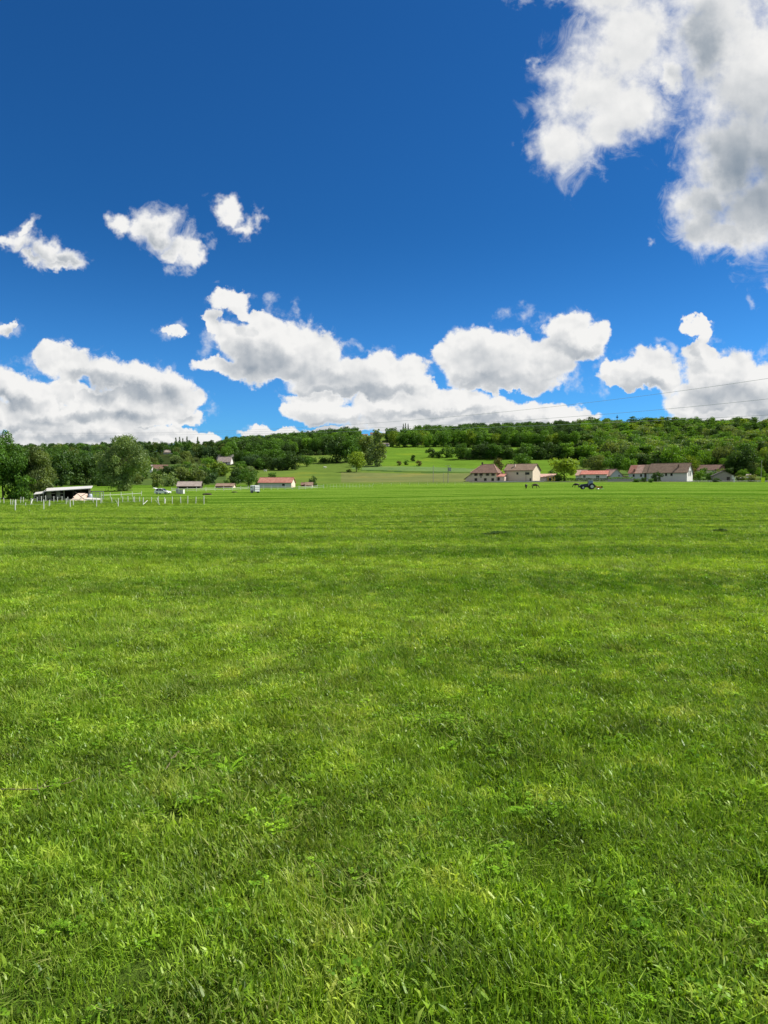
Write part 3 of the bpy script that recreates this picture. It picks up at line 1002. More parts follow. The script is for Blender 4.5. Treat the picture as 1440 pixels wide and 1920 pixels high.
def leaf_mat(tint):
    nm = 'foliage_' + tint.replace(' ', '_').replace('-', '_')
    if nm in MATS: return MATS[nm]
    m, w, out = new_mat(nm)
    tone = w.node('ShaderNodeAttribute'); tone.attribute_name = 'tone'
    oi = w.node('ShaderNodeObjectInfo')
    f = w.math('MULTIPLY_ADD', tone.outputs['Fac'], 0.85, w.math('MULTIPLY', oi.outputs['Random'], 0.35))
    col = w.mix(1.0, w.mix(0.0, TREE_TINTS[tint], TREE_TINTS[tint]), w.mix(f, (1.0, 1.06, 1.35), (2.35, 2.30, 2.0)), 'MULTIPLY')  # blue raised across the foliage tint in place of distance haze
    foliage_mix(w, out, col, trans=0.36, gloss=0.015, rough=0.5)
    MATS[nm] = m
    return m


BARK = solid('bark', (0.075, 0.058, 0.042), 0.9, 0.25, 5.0)


def crown_mesh(name, kind, seed, n_leaf=1500, leaf=0.05, lobes=None):
    """leaf cards on the skins of many lobes, in a unit tree: height 1, trunk foot at the origin"""
    r = np.random.default_rng(seed)
    C, Rad = [], []
    if kind in ('round', 'broad', 'bush', 'oak'):
        nl = lobes or {'round': 34, 'broad': 44, 'bush': 20, 'oak': 30}[kind]
        cz, hz, hx = {'round': (0.54, 0.45, 0.38), 'broad': (0.53, 0.45, 0.51), 'bush': (0.44, 0.50, 0.52), 'oak': (0.60, 0.38, 0.44)}[kind]
        for i in range(nl):
            d = r.normal(size=3); d /= np.linalg.norm(d)
            rad = r.uniform(0.55, 0.92)
            sx = hx * rad * (1.0 + 0.25 * math.sin(3 * math.atan2(d[1], d[0]) + seed))
            c = np.array([d[0] * sx, d[1] * sx, cz + d[2] * hz * rad])
            C.append(c); Rad.append(r.uniform(0.09, 0.17) * (1.2 if kind == 'bush' else 1))
        C.append(np.array([0, 0, cz])); Rad.append(0.22)
    elif kind == 'poplar':
        for i in range(26):
            z = r.uniform(0.14, 0.96)
            w_ = 0.115 * (1 - abs(z - 0.42) / 0.62) + 0.02
            a = r.uniform(0, 6.28)
            C.append(np.array([w_ * math.cos(a) * .8, w_ * math.sin(a) * .8, z])); Rad.append(r.uniform(0.045, 0.085))
    elif kind == 'conifer':
        for i in range(40):
            z = 0.12 + 0.86 * (i / 39) ** 0.9
            w_ = 0.21 * (1 - z) + 0.012
            a = r.uniform(0, 6.28)
            C.append(np.array([w_ * math.cos(a) * .75, w_ * math.sin(a) * .75, z])); Rad.append(0.03 + 0.24 * w_)
    elif kind == 'willow':
        for i in range(64):
            d = r.normal(size=3); d /= np.linalg.norm(d)
            rad = r.uniform(0.5, 1.0)
            z = 0.53 + d[2] * 0.46 * rad
            w_ = 0.44 * (1.0 - 0.45 * max(0, (z - 0.55) / 0.45) ** 1.3)
            C.append(np.array([d[0] * w_ * rad, d[1] * w_ * rad, z])); Rad.append(r.uniform(0.045, 0.115))
    C, Rad = np.array(C), np.array(Rad)
    tone_l = r.uniform(0.0, 0.75, len(C))
    wgt = Rad ** 2; wgt /= wgt.sum()
    li = r.choice(len(C), n_leaf, p=wgt)
    d = r.normal(size=(n_leaf, 3)); d /= np.linalg.norm(d, axis=1, keepdims=True)
    rad = Rad[li] * np.clip(r.normal(0.92, 0.16, n_leaf), 0.35, 1.35)
    pos = C[li] + d * rad[:, None] * np.array([1.15, 1.15, 0.85])
    if kind == 'willow':
        pos[:, 2] -= r.exponential(0.03, n_leaf)
    pos[:, 2] = np.maximum(pos[:, 2], 0.015)
    nrm = d * 0.85 + r.normal(size=(n_leaf, 3)) * 0.55
    nrm /= np.linalg.norm(nrm, axis=1, keepdims=True)
    t = np.cross(nrm, r.normal(size=(n_leaf, 3))); t /= np.linalg.norm(t, axis=1, keepdims=True)
    b = np.cross(nrm, t)
    if kind == 'willow':
        t = t * 0.9 + np.array([0, 0, -1.0]); t /= np.linalg.norm(t, axis=1, keepdims=True)
        b = np.cross(nrm, t); b /= np.linalg.norm(b, axis=1, keepdims=True)
    s = leaf * r.uniform(0.6, 1.35, n_leaf)[:, None]
    asp = 1.6 if kind == 'willow' else 1.25
    # a clump of leaves: a bent pair of triangles with a ragged outline
    q = np.stack([pos - t * s * asp * 0.5, pos - b * s * 0.42 + nrm * s * r.uniform(-.2, .2, (n_leaf, 1)), pos + t * s * asp * 0.5, pos + b * s * 0.42], 1)
    v = q.reshape(-1, 3)
    f = np.arange(n_leaf * 4).reshape(n_leaf, 4)
    me = np_mesh(name, v, f)
    tone = np.clip(tone_l[li] + r.normal(0, 0.14, n_leaf), 0, 1)
    set_attr(me, 'tone', np.repeat(tone, 4))
    return me


def trunk_mesh(name, kind, seed):
    r = random.Random(seed)
    bm = bmesh.new()

    def limb(p0, p1, r0, r1, n=6):
        d = (p1 - p0); L = d.length
        bmesh.ops.create_cone(bm, cap_ends=True, segments=n, radius1=r0, radius2=r1, depth=L,
                              matrix=Matrix.Translation((p0 + p1) / 2) @ d.to_track_quat('Z', 'Y').to_matrix().to_4x4())
    top = {'poplar': 0.85, 'conifer': 0.9, 'bush': 0.35}.get(kind, 0.55)
    thick = {'poplar': 0.012, 'conifer': 0.016, 'bush': 0.012, 'willow': 0.034}.get(kind, 0.021)
    a = Vector((0, 0, -0.03)); b = Vector((r.uniform(-.015, .015), r.uniform(-.015, .015), top * 0.5)); c = Vector((r.uniform(-.03, .03), r.uniform(-.03, .03), top))
    limb(a, b, thick, thick * .8); limb(b, c, thick * .8, thick * .45)
    if kind not in ('conifer', 'poplar'):
        for i in range(6):
            z = r.uniform(0.25, 1.0)
            p = b.lerp(c, z) if z > .4 else a.lerp(b, .8)
            ang = r.uniform(0, 6.28); l = r.uniform(0.15, 0.30)
            limb(p, p + Vector((math.cos(ang) * l, math.sin(ang) * l, l * r.uniform(.5, 1.1))), thick * .4, thick * .12, 5)
    me = bpy.data.meshes.new(name); bm.to_mesh(me); bm.free()
    me.materials.append(BARK)
    return me


PROTO = {}
for kd, cnt, nleaf, lf in (('round', 4, 2300, 0.052), ('broad', 4, 2800, 0.050), ('bush', 3, 1100, 0.078), ('poplar', 2, 900, 0.038), ('conifer', 2, 1100, 0.038)):
    PROTO[kd] = [(kd, sd, nleaf, lf) for sd in range(cnt)]
PROTO['willow'] = [('willow', 0, 26000, 0.018)]
PROTO['near'] = [('broad', 21, 20000, 0.027), ('round', 22, 18000, 0.027)]
_cm = {}


def crown_for(kind, var, tint):
    p = PROTO[kind][var % len(PROTO[kind])]
    key = (p, tint)
    if key not in _cm:
        base = (p, None)
        if base not in _cm:
            _cm[base] = crown_mesh('crown', p[0], 100 + 13 * p[1] + len(p[0]), p[2], p[3]); _cm[(p, 'trunk')] = trunk_mesh('trunk', p[0], p[1])
            me = _cm[base]
        else:
            me = _cm[base].copy()
        if len(me.materials) == 0: me.materials.append(leaf_mat(tint))
        else: me.materials[0] = leaf_mat(tint)
        _cm[key] = me
    return _cm[key], _cm[(p, 'trunk')]


CROWN_W = {'round': 0.86, 'broad': 1.16, 'bush': 1.25, 'poplar': 0.30, 'conifer': 0.42, 'willow': 0.95, 'near': 1.1}
NAME_OF = {'round': 'broadleaf_tree', 'broad': 'broadleaf_tree', 'near': 'broadleaf_tree', 'bush': 'bush', 'poplar': 'poplar_tree', 'conifer': 'conifer_tree', 'willow': 'willow_tree'}
CAT_OF = {'bush': 'bush'}


def make_tree(p, h, wd, kind, tint, label, group=None, var=None, parts=True):
    """p foot of the trunk, h height and wd crown width in metres"""
    var = random.randrange(8) if var is None else var
    cm, tm = crown_for(kind, var, tint)
    o = thing(NAME_OF[kind], label, CAT_OF.get(kind, 'tree'), p, random.uniform(0, 6.28), group)
    k = wd / CROWN_W[kind]
    o.scale = (k, k, h)
    link('crown', cm, parent=o)
    link('trunk', tm, parent=o)
    return o


def tree_px(px, base, top, wpx, kind, tint, label, group=None, var=None, d=None):
    """a tree given by where it shows: column, rows of foot and top, width of the crown"""
    p = at(px, base) if d is None else at_d(px, d)
    s = m_per_px(p)
    vt = pdir(px, top)
    h = CAM_H + vt[2] / vt[1] * p.y - p.z
    return make_tree(p, h, wpx * s, kind, tint, label, group, var)


# ---- single trees and bushes that stand out
tree_px(6, 936, 810, 96, 'near', 'mid green', 'tall broad green tree at the left edge, behind the white posts', var=0)
tree_px(68, 935, 841, 80, 'near', 'olive', 'rounded olive tree standing left of the flat-roofed shed', var=1)
tree_px(30, 934, 880, 60, 'bush', 'mid green', 'low leafy bush beneath the tall broad tree at the left edge', var=0)
tree_px(84, 937, 893, 44, 'bush', 'olive', 'leafy olive bush behind the lean-to of the open shed', var=1)
tree_px(45, 938, 884, 50, 'bush', 'mid green', 'dark-hearted bush between the two left-edge trees', var=2)
tree_px(1319, 894, 875, 22, 'bush', 'mid green', 'green bush before the left half of the half-hidden brown roof')
tree_px(1350, 894, 877, 20, 'bush', 'olive', 'olive bush before the right end of the half-hidden brown roof')
tree_px(291, 896, 877, 22, 'bush', 'mid green', 'green bush in front of the brown-roofed house by the willow')
tree_px(304, 894, 875, 24, 'bush', 'olive', 'olive bush half covering the brown-roofed house by the willow')
tree_px(318, 896, 872, 30, 'round', 'dark green', 'dark tree right of the brown-roofed house by the willow', var=1)
tree_px(-48, 936, 830, 90, 'near', 'mid green', 'mid green tree half outside the left edge of the view', var=1)
tree_px(232, 921, 815, 104, 'willow', 'grey-green', 'big grey-green willow with a dark trunk behind the rail fence', var=0)
tree_px(106, 912, 848, 52, 'round', 'dark green', 'dark green tree just left of the shed roof, beyond the olive tree', var=1)  # dark trees behind the shed: cloud shade put into their tints
tree_px(132, 910, 842, 60, 'broad', 'dark green', 'broad dark tree directly above the flat roof of the shed', var=2)
tree_px(161, 909, 846, 50, 'round', 'dark green', 'dark tree with its bare trunk showing at the right end of the shed roof', var=3)
tree_px(188, 908, 852, 48, 'broad', 'blue-green', 'dark blue-green tree between the shed and the willow', var=0)
for px, b, t, wd, tint, lb in (
        (293, 914, 884, 34, 'olive', 'olive bush at the right foot of the willow'),
        (316, 912, 884, 40, 'grey-green', 'grey-green bush behind the white parked car'),
        (340, 905, 880, 40, 'mid green', 'green bush above the grey barn roof'),
        (362, 904, 878, 30, 'bright green', 'small bright green tree right of the grey barn roof'),
        (384, 905, 872, 34, 'dark green', 'dark bush between the grey barn and the low brown roof'),
        (398, 906, 884, 22, 'blue-green', 'dark blue-green shrub right behind the low brown roof'),
        (437, 909, 892, 26, 'dark green', 'small dark bush above the low brown roof'),
        (424, 910, 898, 18, 'mid green', 'little green bush left above the low brown roof')):
    tree_px(px, b, t, wd, 'bush', tint, lb)
tree_px(410, 893, 862, 48, 'bush', 'yellow-green', 'wide yellow-green tree on the slope below the white-gabled house', var=1)
tree_px(465, 912, 879, 44, 'broad', 'mid green', 'spreading green tree behind the white horse trailer', var=1)
tree_px(482, 911, 893, 16, 'bush', 'pale cream-green', 'pale young tree between the trailer and the red-roofed barn')
tree_px(510, 899, 884, 21, 'bush', 'mid green', 'round green bush rising over the red barn roof', var=2)
tree_px(588, 912, 891, 21, 'bush', 'dark green', 'dark pointed shrub to the right of the small brown roofs', var=0)
tree_px(570, 911, 904, 12, 'bush', 'mid green', 'small hedge bush between the red barn and the small brown roofs')
tree_px(575, 875, 853, 27, 'round', 'mid green', 'lone green tree with a bare stem on the upper pasture', var=0)
tree_px(668, 885, 845, 34, 'round', 'yellow-green', 'bright yellow-green tree on a thick trunk in the middle of the slope', var=2)
tree_px(655, 885, 879, 14, 'bush', 'olive', 'small olive bush at the foot of the yellow-green tree on the slope')
tree_px(683, 872, 846, 26, 'round', 'olive', 'olive tree just right of the yellow-green tree on the slope', var=3)
for px, b, t, wd, tint, lb in (
        (775, 865, 851, 13, 'dark green', 'round dark bush alone on the bright pasture'),
        (762, 872, 861, 12, 'mid green', 'small green bush at the lower left of the round dark bush'),
        (748, 873, 863, 13, 'brownish', 'brown bush at the left of the three small pasture bushes'),
        (785, 874, 862, 15, 'brownish', 'brown bush at the right of the small pasture bushes'),
        (808, 858, 838, 22, 'dark green', 'dark round bush at the left end of the short hedgerow'),
        (824, 858, 844, 24, 'mid green', 'lower green bush in the middle of the short hedgerow'),
        (840, 858, 829, 26, 'mid green', 'taller tree-like bush at the right end of the short hedgerow'),
        (934, 882, 857, 26, 'brownish', 'brownish bush behind the chimneyed hipped roof'),
        (952, 880, 867, 16, 'olive', 'small olive bush behind the ridge of the large farm building'),
        (1035, 900, 879, 24, 'dark green', 'dark bush between the yellow porch and the bright tree'),
        (1046, 902, 890, 20, 'dark green', 'dark shrub at the foot of the bright yellow-green tree')):
    tree_px(px, b, t, wd, 'bush', tint, lb)
tree_px(980, 884, 848, 40, 'broad', 'mid green', 'green tree rising behind the large farm building', var=2)
tree_px(1058, 902, 852, 50, 'round', 'yellow-green', 'bright yellow-green tree between the farm and the red-roofed bungalow', var=3)
tree_px(1117, 886, 851, 46, 'broad', 'olive', 'large olive-brown tree behind the red-roofed bungalow', var=0)
tree_px(1141, 899, 880, 12, 'bush', 'olive', 'olive shrub at the right end of the red-roofed bungalow')
tree_px(1152, 888, 852, 50, 'broad', 'mid green', 'broad dark green tree behind the grey-gabled house', var=3)
tree_px(1180, 890, 858, 30, 'round', 'bright green', 'bright tree at the right behind the grey-gabled house', var=1)
tree_px(1203, 876, 855, 26, 'round', 'pale cream-green', 'pale rounded tree above the left end of the long brown roof', var=2)
tree_px(1217, 878, 859, 16, 'bush', 'yellow-green', 'yellow-green shrub over the long brown roof')
for px, b, t, wd, tint, lb in (
        (1232, 903, 883, 24, 'dark green', 'dark garden tree in front of the long brown-roofed house'),
        (1193, 904, 896, 18, 'mid green', 'clipped bush at the left of the long house front'),
        (1207, 904, 894, 16, 'dark green', 'dark clipped bush before the long house, second from its left end'),
        (1220, 905, 896, 14, 'mid green', 'small round bush left of the dark garden tree'),
        (1299, 898, 874, 16, 'brownish', 'dark brown shrub at the white gable of the long house'),
        (1312, 901, 880, 26, 'bright green', 'bright green bush below the half-hidden brown roof'),
        (1334, 899, 881, 30, 'mid green', 'green bush left behind the dark plank shed'),
        (1343, 904, 895, 22, 'dark green', 'dark low shrub in front of the dark plank shed'),
        (1372, 888, 863, 36, 'dark green', 'rounded dark tree right above the dark plank shed'),
        (1402, 886, 859, 40, 'olive', 'rust-tinged olive tree towards the right edge'),
        (1388, 902, 890, 24, 'olive', 'garden bush right of the white post'),
        (1409, 903, 888, 30, 'pale cream-green', 'cream-flowered bush left of the yellow panel'),
        (1425, 890, 872, 30, 'mid green', 'green bush behind the utility pole at the right edge'),
        (1437, 902, 887, 20, 'bright green', 'bright bush at the right edge behind the yellow panel'),
        (1448, 884, 862, 40, 'dark green', 'dark tree cut by the right edge of the view')):
    tree_px(px, b, t, wd, 'bush', tint, lb)
for i, (px, b, t, wd, tint, lb) in enumerate((
        (632, 868, 815, 40, 'dark green', 'dark tall tree at the left of the central clump on the slope'),
        (650, 868, 822, 34, 'mid green', 'green tree second from the left in the central clump'),
        (662, 867, 814, 34, 'mid green', 'tall green tree in the middle of the central clump'),
        (683, 866, 808, 36, 'olive', 'tallest olive tree of the central clump'))):
    tree_px(px, b, t, wd, 'round', tint, lb, var=i)
tree_px(703, 874, 806, 24, 'poplar', 'grey-green', 'slender feathery grey-green poplar in the central clump', var=0)
tree_px(712, 874, 812, 26, 'poplar', 'olive', 'olive poplar at the right end of the central clump', var=1)
tree_px(694, 872, 838, 26, 'bush', 'grey-green', 'grey-green bush at the foot of the slender poplar')
tree_px(710, 875, 858, 20, 'bush', 'grey-green', 'low grey-green bush at the right end of the central clump')

row_under = [(92, 913), (112, 912), (146, 910), (176, 910), (196, 911), (80, 914)]
# ---- hedges and small woods, tree by tree: place, size and kind first, then what can be seen of each
CAND = []     # (px, d, h, w, kind, tint, patch)


def row(px0, px1, step, base, h, wf, kinds, tints, patch, jit=1.0):
    px = px0
    while px <= px1:
        b = base(px) if callable(base) else base
        q = px + random.uniform(-.3, .3) * step
        p = at(q, b + random.uniform(-1, 1) * jit)
        hh = random.uniform(*h)
        CAND.append((q, p.y, hh, hh * random.uniform(*wf), random.choice(kinds), random.choice(tints), patch))
        px += step * random.uniform(.75, 1.25)


row(866, 1102, 11, 861, (9, 16), (.85, 1.15), ['round', 'broad'], ['mid green', 'dark green', 'bright green', 'mid green', 'dark green'], 'hedgerow across the pasture behind the farm')
row(556, 642, 10, 867, (4.2, 6.0), (1.1, 1.6), ['bush'], ['dark green', 'mid green'], 'low hedge along the top of the pasture')
row(866, 1102, 10, 860.5, (4, 7), (1.2, 1.7), ['bush'], ['dark green', 'mid green', 'dark green'], 'hedgerow across the pasture behind the farm')
row(716, 1100, 15, 837, (5, 8), (1.1, 1.6), ['bush'], ['dark green', 'mid green'], 'sunlit wood edge above the pasture')
row(560, 722, 12, 853, (5, 9), (1.1, 1.5), ['bush'], ['dark green', 'mid green'], 'wood on the hill left of the central clump')
row(468, 552, 12, 880.5, (4, 7), (1.2, 1.6), ['bush'], ['dark green', 'blue-green'], 'dark grove left of the pasture')
row(468, 552, 11, 881, (9, 15), (.8, 1.1), ['round', 'broad'], ['dark green', 'blue-green', 'mid green', 'dark green'], 'dark grove left of the pasture')
row(446, 540, 12, 876, (10, 15), (.8, 1.1), ['round', 'broad'], ['dark green', 'mid green', 'mid green'], 'dark grove left of the pasture')
row(716, 1100, 12, 837.5, (14, 20), (.65, .95), ['round', 'broad', 'round'], ['bright green', 'mid green', 'yellow-green', 'mid green', 'bright green'], 'sunlit wood edge above the pasture')
row(1340, 1450, 14, 892, (4, 7), (1.0, 1.4), ['bush'], ['mid green', 'olive', 'bright green', 'dark green'], 'gardens at the right edge')
row(1090, 1200, 10, 880, (9, 14), (.8, 1.1), ['round', 'broad'], ['mid green', 'bright green', 'dark green', 'olive'], 'wood right behind the houses')
row(560, 645, 11, lambda x: 851, (15, 20), (.6, .9), ['round', 'broad'], ['dark green', 'mid green', 'dark green', 'bright green'], 'wood on the hill left of the central clump')


def wood(n, px0, px1, d0, d1, h, wf, kinds, tints, patch, inside=None):
    for _ in range(n):
        for _t in range(30):
            d = math.sqrt(random.uniform(d0 * d0, d1 * d1)); px = random.uniform(px0, px1)
            if in_wood(px, d) and (inside is None or inside(px, d)): break
        else: continue
        hh = random.uniform(*h)
        CAND.append((px, d, hh, hh * random.uniform(*wf), random.choice(kinds), random.choice(tints), patch))


wood(1500, 1085, 1620, 440, 1070, (10, 22), (.70, 1.0), ['round', 'broad', 'round', 'broad', 'poplar'], ['mid green', 'dark green', 'bright green', 'mid green', 'olive', 'yellow-green', 'dark green', 'grey-green', 'bright green'], 'wood on the right-hand hill', lambda px, d: True)
wood(340, 860, 1110, 860, 1070, (10, 19), (.7, .95), ['round', 'broad', 'round'], ['dark green', 'blue-green', 'dark green', 'mid green'], 'dark ridge wood above the farm')
wood(200, 712, 1000, 815, 1010, (12, 18), (.65, .9), ['round', 'broad', 'round'], ['mid green', 'bright green', 'dark green', 'mid green'], 'sunlit wood edge above the pasture')
wood(420, 425, 722, 640, 1050, (11, 18), (.7, 1.0), ['round', 'broad'], ['dark green', 'mid green', 'dark green', 'mid green', 'bright green', 'mid green'], 'wood on the hill left of the central clump')
wood(600, -260, 430, 430, 1050, (9, 15), (.75, 1.05), ['round', 'broad', 'round', 'conifer'], ['dark green', 'dark green', 'blue-green', 'mid green', 'olive', 'mid green'], 'dark wood on the left-hand hill')  # cloud shadow over this hill is put into the darker leaf tints
for px, b in row_under:
    p_ = at(px, b); CAND.append((px, p_.y, random.uniform(6, 10), random.uniform(8, 12), 'bush', 'dark green', 'undergrowth behind the shed'))
# gardens of the hamlet on the left slope
for _ in range(150):
    px = random.uniform(255, 468); d = random.uniform(330, 600)
    hh = random.uniform(4, 9)
    CAND.append((px, d, hh, hh * random.uniform(.9, 1.4), random.choice(['bush', 'round', 'bush']), random.choice(['mid green', 'olive', 'dark green', 'grey-green', 'dark green', 'bright green']), 'gardens of the hamlet on the left slope'))
for px in (331, 338, 344, 352, 372):
    CAND.append((px, 930, random.uniform(17, 21), 6, 'conifer', 'dark green', 'spruces on the left skyline'))
for px in (756, 760, 765):
    CAND.append((px, 990, random.uniform(17, 20), 4.5, 'conifer', 'blue-green', 'pointed spruces on the skyline right of the hilltop house'))
for px in (1303, 1311, 1318, 1335, 1349, 1357, 1364, 1376):
    CAND.append((px, 1040, random.uniform(13, 17), random.uniform(9, 14), 'broad', 'dark green', 'open-crowned trees standing on the right skyline'))
for px in (618, 624, 640, 649, 655):
    CAND.append((px, 1010, random.uniform(12, 16), random.uniform(10, 14), 'round', 'dark green', 'round trees on the skyline left of the hilltop house'))

# keep the view open to the houses: (px0, px1, row of the foot, nearest distance from which a tree may stand there)
CLEAR = [(276, 314, 505), (404, 442, 575), (303, 326, 820), (454, 466, 560), (674, 726, 1100), (712, 732, 840), (1306, 1358, 470)]
NO_TREE = []


def build_woods():
    H, W0, SC = 330, -140, 1.0
    cover = np.zeros((int(H), 1720), np.int32) - 1
    order = sorted(range(len(CAND)), key=lambda i: CAND[i][1])
    y0 = 700
    area = np.zeros(len(CAND), int)
    for i in order:
        px, d, h, wd, kind, tint, patch = CAND[i]
        if any(a <= px <= b and d < lim for a, b, lim in CLEAR): area[i] = -1; continue
        if abs(px - 1300) > 1800: area[i] = -1; continue
        z = gz((px - CX) / F * d, d)
        s = F / d
        base = YH - (z - CAM_H) * s
        top = base - h * s
        w2 = wd * s / 2
        yy, xx = np.mgrid[int(max(top, y0)):int(min(base, y0 + H - 1)) + 1, int(px - w2):int(px + w2) + 2]
        if yy.size == 0: continue
        m = ((xx - px) / max(w2, .5)) ** 2 + ((yy - (top + base) / 2) / max((base - top) / 2, .5)) ** 2 <= 1
        xi = xx - W0
        ok = m & (xi >= 0) & (xi < 1720)
        sub_y, sub_x = (yy - y0)[ok], xi[ok]
        free = cover[sub_y, sub_x] < 0
        cover[sub_y[free], sub_x[free]] = i
        area[i] = int((free & (sub_x + W0 >= 0) & (sub_x + W0 < 1440)).sum())
    return area, order


AREA, ORDER = build_woods()
rank = sorted([i for i in ORDER if AREA[i] > 0], key=lambda i: -AREA[i])
SINGLE = set(rank[:212])
MASS = [i for i in ORDER if AREA[i] >= 0 and i not in SINGLE]
LANDMARKS = [(-140, 60, 'over the left-edge trees'), (60, 190, 'above the flat-roofed shed'), (190, 280, 'above the willow'), (280, 340, 'above the white parked car'), (340, 400, 'above the grey barn roof'),
             (400, 450, 'above the white-gabled house'), (450, 500, 'above the horse trailer'), (500, 560, 'above the red-roofed barn'), (560, 610, 'above the small brown roofs'), (610, 660, 'left of the central clump'), (660, 730, 'under the hilltop house'),
             (730, 800, 'over the small pasture bushes'), (800, 865, 'above the short hedgerow'), (865, 905, 'over the left half of the hipped roof'), (905, 945, 'over the right half of the hipped roof'), (945, 980, 'over the left of the farm building'), (980, 1030, 'over the right of the farm building'),
             (1030, 1078, 'over the bright farm tree'), (1078, 1110, 'over the left of the bungalow'), (1110, 1142, 'over the right of the bungalow'), (1142, 1186, 'above the grey-gabled house'), (1186, 1215, 'over the left of the long house'), (1215, 1245, 'over the middle of the long house'),
             (1245, 1295, 'over the right of the long house'), (1295, 1335, 'over the half-hidden brown roof'), (1335, 1380, 'above the dark plank shed'), (1380, 1415, 'left of the utility pole'), (1415, 1600, 'above the yellow panel')]
SHAPE = {'round': 'round-headed', 'broad': 'spreading', 'poplar': 'slender', 'conifer': 'pointed', 'bush': 'bushy'}


def tree_label(i, seen):
    px, d, h, wd, kind, tint, patch = CAND[i]
    lm = next(t for a, b, t in LANDMARKS if a <= px < b)
    tier = 'low' if d < 600 else ('midway up' if d < 840 else 'high up')
    noun = 'bush' if kind == 'bush' else 'tree'
    lab = '%s %s %s %s %s' % (SHAPE[kind], tint, noun, tier, lm)
    return lab, patch


byl = {}
for i in sorted(SINGLE, key=lambda i: CAND[i][0]):
    byl.setdefault(tree_label(i, None)[0], []).append(i)
ORD = ['leftmost'] + [q + '-from-left' for q in ('second', 'third', 'fourth', 'fifth', 'sixth', 'seventh', 'eighth', 'ninth', 'tenth', 'eleventh', 'twelfth')]
for lab, ids in byl.items():
    for n, i in enumerate(ids):
        px, d, h, wd, kind, tint, patch = CAND[i]
        l2 = lab
        if len(ids) > 1:
            n2 = 'rightmost' if n == len(ids) - 1 else ORD[min(n, 11)]
            l2 = ('left ' if n == 0 else 'right ') + lab if len(ids) == 2 else n2 + ' ' + lab
        make_tree(at_d(px, d), h, wd, kind, tint, l2, group='trees of the ' + patch)

# the rest of the woods, which no one could count
far_col = bpy.data.collections.new('wood_trees')
keys = []
for kd, vs in (('round', 3), ('broad', 3), ('poplar', 1), ('conifer', 1), ('bush', 1)):
    for v in range(vs):
        for tn in ('dark green', 'mid green', 'bright green', 'olive', 'yellow-green', 'blue-green', 'grey-green', 'brownish'):
            keys.append((kd, v, tn))
ki = {}
for j, (kd, v, tn) in enumerate(keys):
    cm, tm = crown_for(kd, v, tn)
    far_col.objects.link(bpy.data.objects.new('wood_tree_%03d' % j, cm)); ki[(kd, v, tn)] = j
wp, wr, ws, wk = [], [], [], []
NV = {'round': 3, 'broad': 3, 'poplar': 1, 'conifer': 1, 'bush': 1}
for i in MASS:
    px, d, h, wd, kind, tint, patch = CAND[i]
    x = (px - CX) / F * d
    wp.append((x, d, gz(x, d))); wr.append((0, 0, random.uniform(0, 6.28)))
    k = wd / CROWN_W[kind]; ws.append((k, k, h)); wk.append(ki[(kind, random.randrange(NV[kind]), tint)])
wood_mass = instance_object('far_wood', far_col, np.array(wp), np.array(wr), np.array(ws), np.array(wk))
wood_mass['kind'] = 'stuff'
print('single', len(SINGLE), 'mass', len(MASS), 'labels', len(byl))

# ------------------------------------------------------------------ mesh builder
class MB:
    def __init__(self): self.v, self.f = [], []

    def add(self, vs, fs):
        n = len(self.v); self.v += [tuple(v) for v in vs]; self.f += [tuple(i + n for i in f) for f in fs]
        return self

    def box(self, x0, x1, y0, y1, z0, z1):
        vs = [(x, y, z) for z in (z0, z1) for y in (y0, y1) for x in (x0, x1)]
        return self.add(vs, [(0, 2, 3, 1), (4, 5, 7, 6), (0, 1, 5, 4), (2, 6, 7, 3), (0, 4, 6, 2), (1, 3, 7, 5)])

    def slab(self, pts, th):
        """a thick sheet: 3 or 4 corner points, thickness downwards"""
        n = len(pts); up = [Vector(p) for p in pts]; lo = [p - Vector((0, 0, th)) for p in up]
        fs = [tuple(range(n)), tuple(range(2 * n - 1, n - 1, -1))]
        for i in range(n):
            j = (i + 1) % n; fs.append((i, n + i, n + j, j))
        return self.add(up + lo, fs)

    def prism(self, prof, y0, y1, axis='y'):
        """closed outline (a, b) pulled along an axis; axis y: (x, z), axis x: (y, z)"""
        n = len(prof)
        mk = (lambda a, b, t: (a, t, b)) if axis == 'y' else (lambda a, b, t: (t, a, b))
        vs = [mk(a, b, y0) for a, b in prof] + [mk(a, b, y1) for a, b in prof]
        fs = [tuple(range(n)), tuple(range(2 * n - 1, n - 1, -1))] + [(i, n + i, n + (i + 1) % n, (i + 1) % n) for i in range(n)]
        return self.add(vs, fs)

    def tube(self, a, b, r, n=8, r2=None):
        a, b = Vector(a), Vector(b); r2 = r if r2 is None else r2
        q = (b - a).to_track_quat('Z', 'Y')
        vs = []
        for p, rr in ((a, r), (b, r2)):
            for k in range(n):
                t = 2 * math.pi * k / n
                vs.append(p + q @ Vector((math.cos(t) * rr, math.sin(t) * rr, 0)))
        fs = [(k, (k + 1) % n, n + (k + 1) % n, n + k) for k in range(n)] + [tuple(range(n - 1, -1, -1)), tuple(range(n, 2 * n))]
        return self.add(vs, fs)

    def path(self, pts, r, n=5):
        for a, b in zip(pts[:-1], pts[1:]): self.tube(a, b, r, n)
        return self

    def disc(self, c, axis, r, w, n=18):
        c, ax = Vector(c), Vector(axis).normalized()
        return self.tube(c - ax * w / 2, c + ax * w / 2, r, n)

    def mesh(self, name, mat):
        me = bpy.data.meshes.new(name)
        me.from_pydata(self.v, [], self.f)
        bm = bmesh.new(); bm.from_mesh(me); bmesh.ops.recalc_face_normals(bm, faces=bm.faces); bm.to_mesh(me); bm.free()
        if mat is not None: me.materials.append(mat)
        return me

    def build(self, name, mat, parent=None):
        return link(name, self.mesh(name, mat), parent=parent)


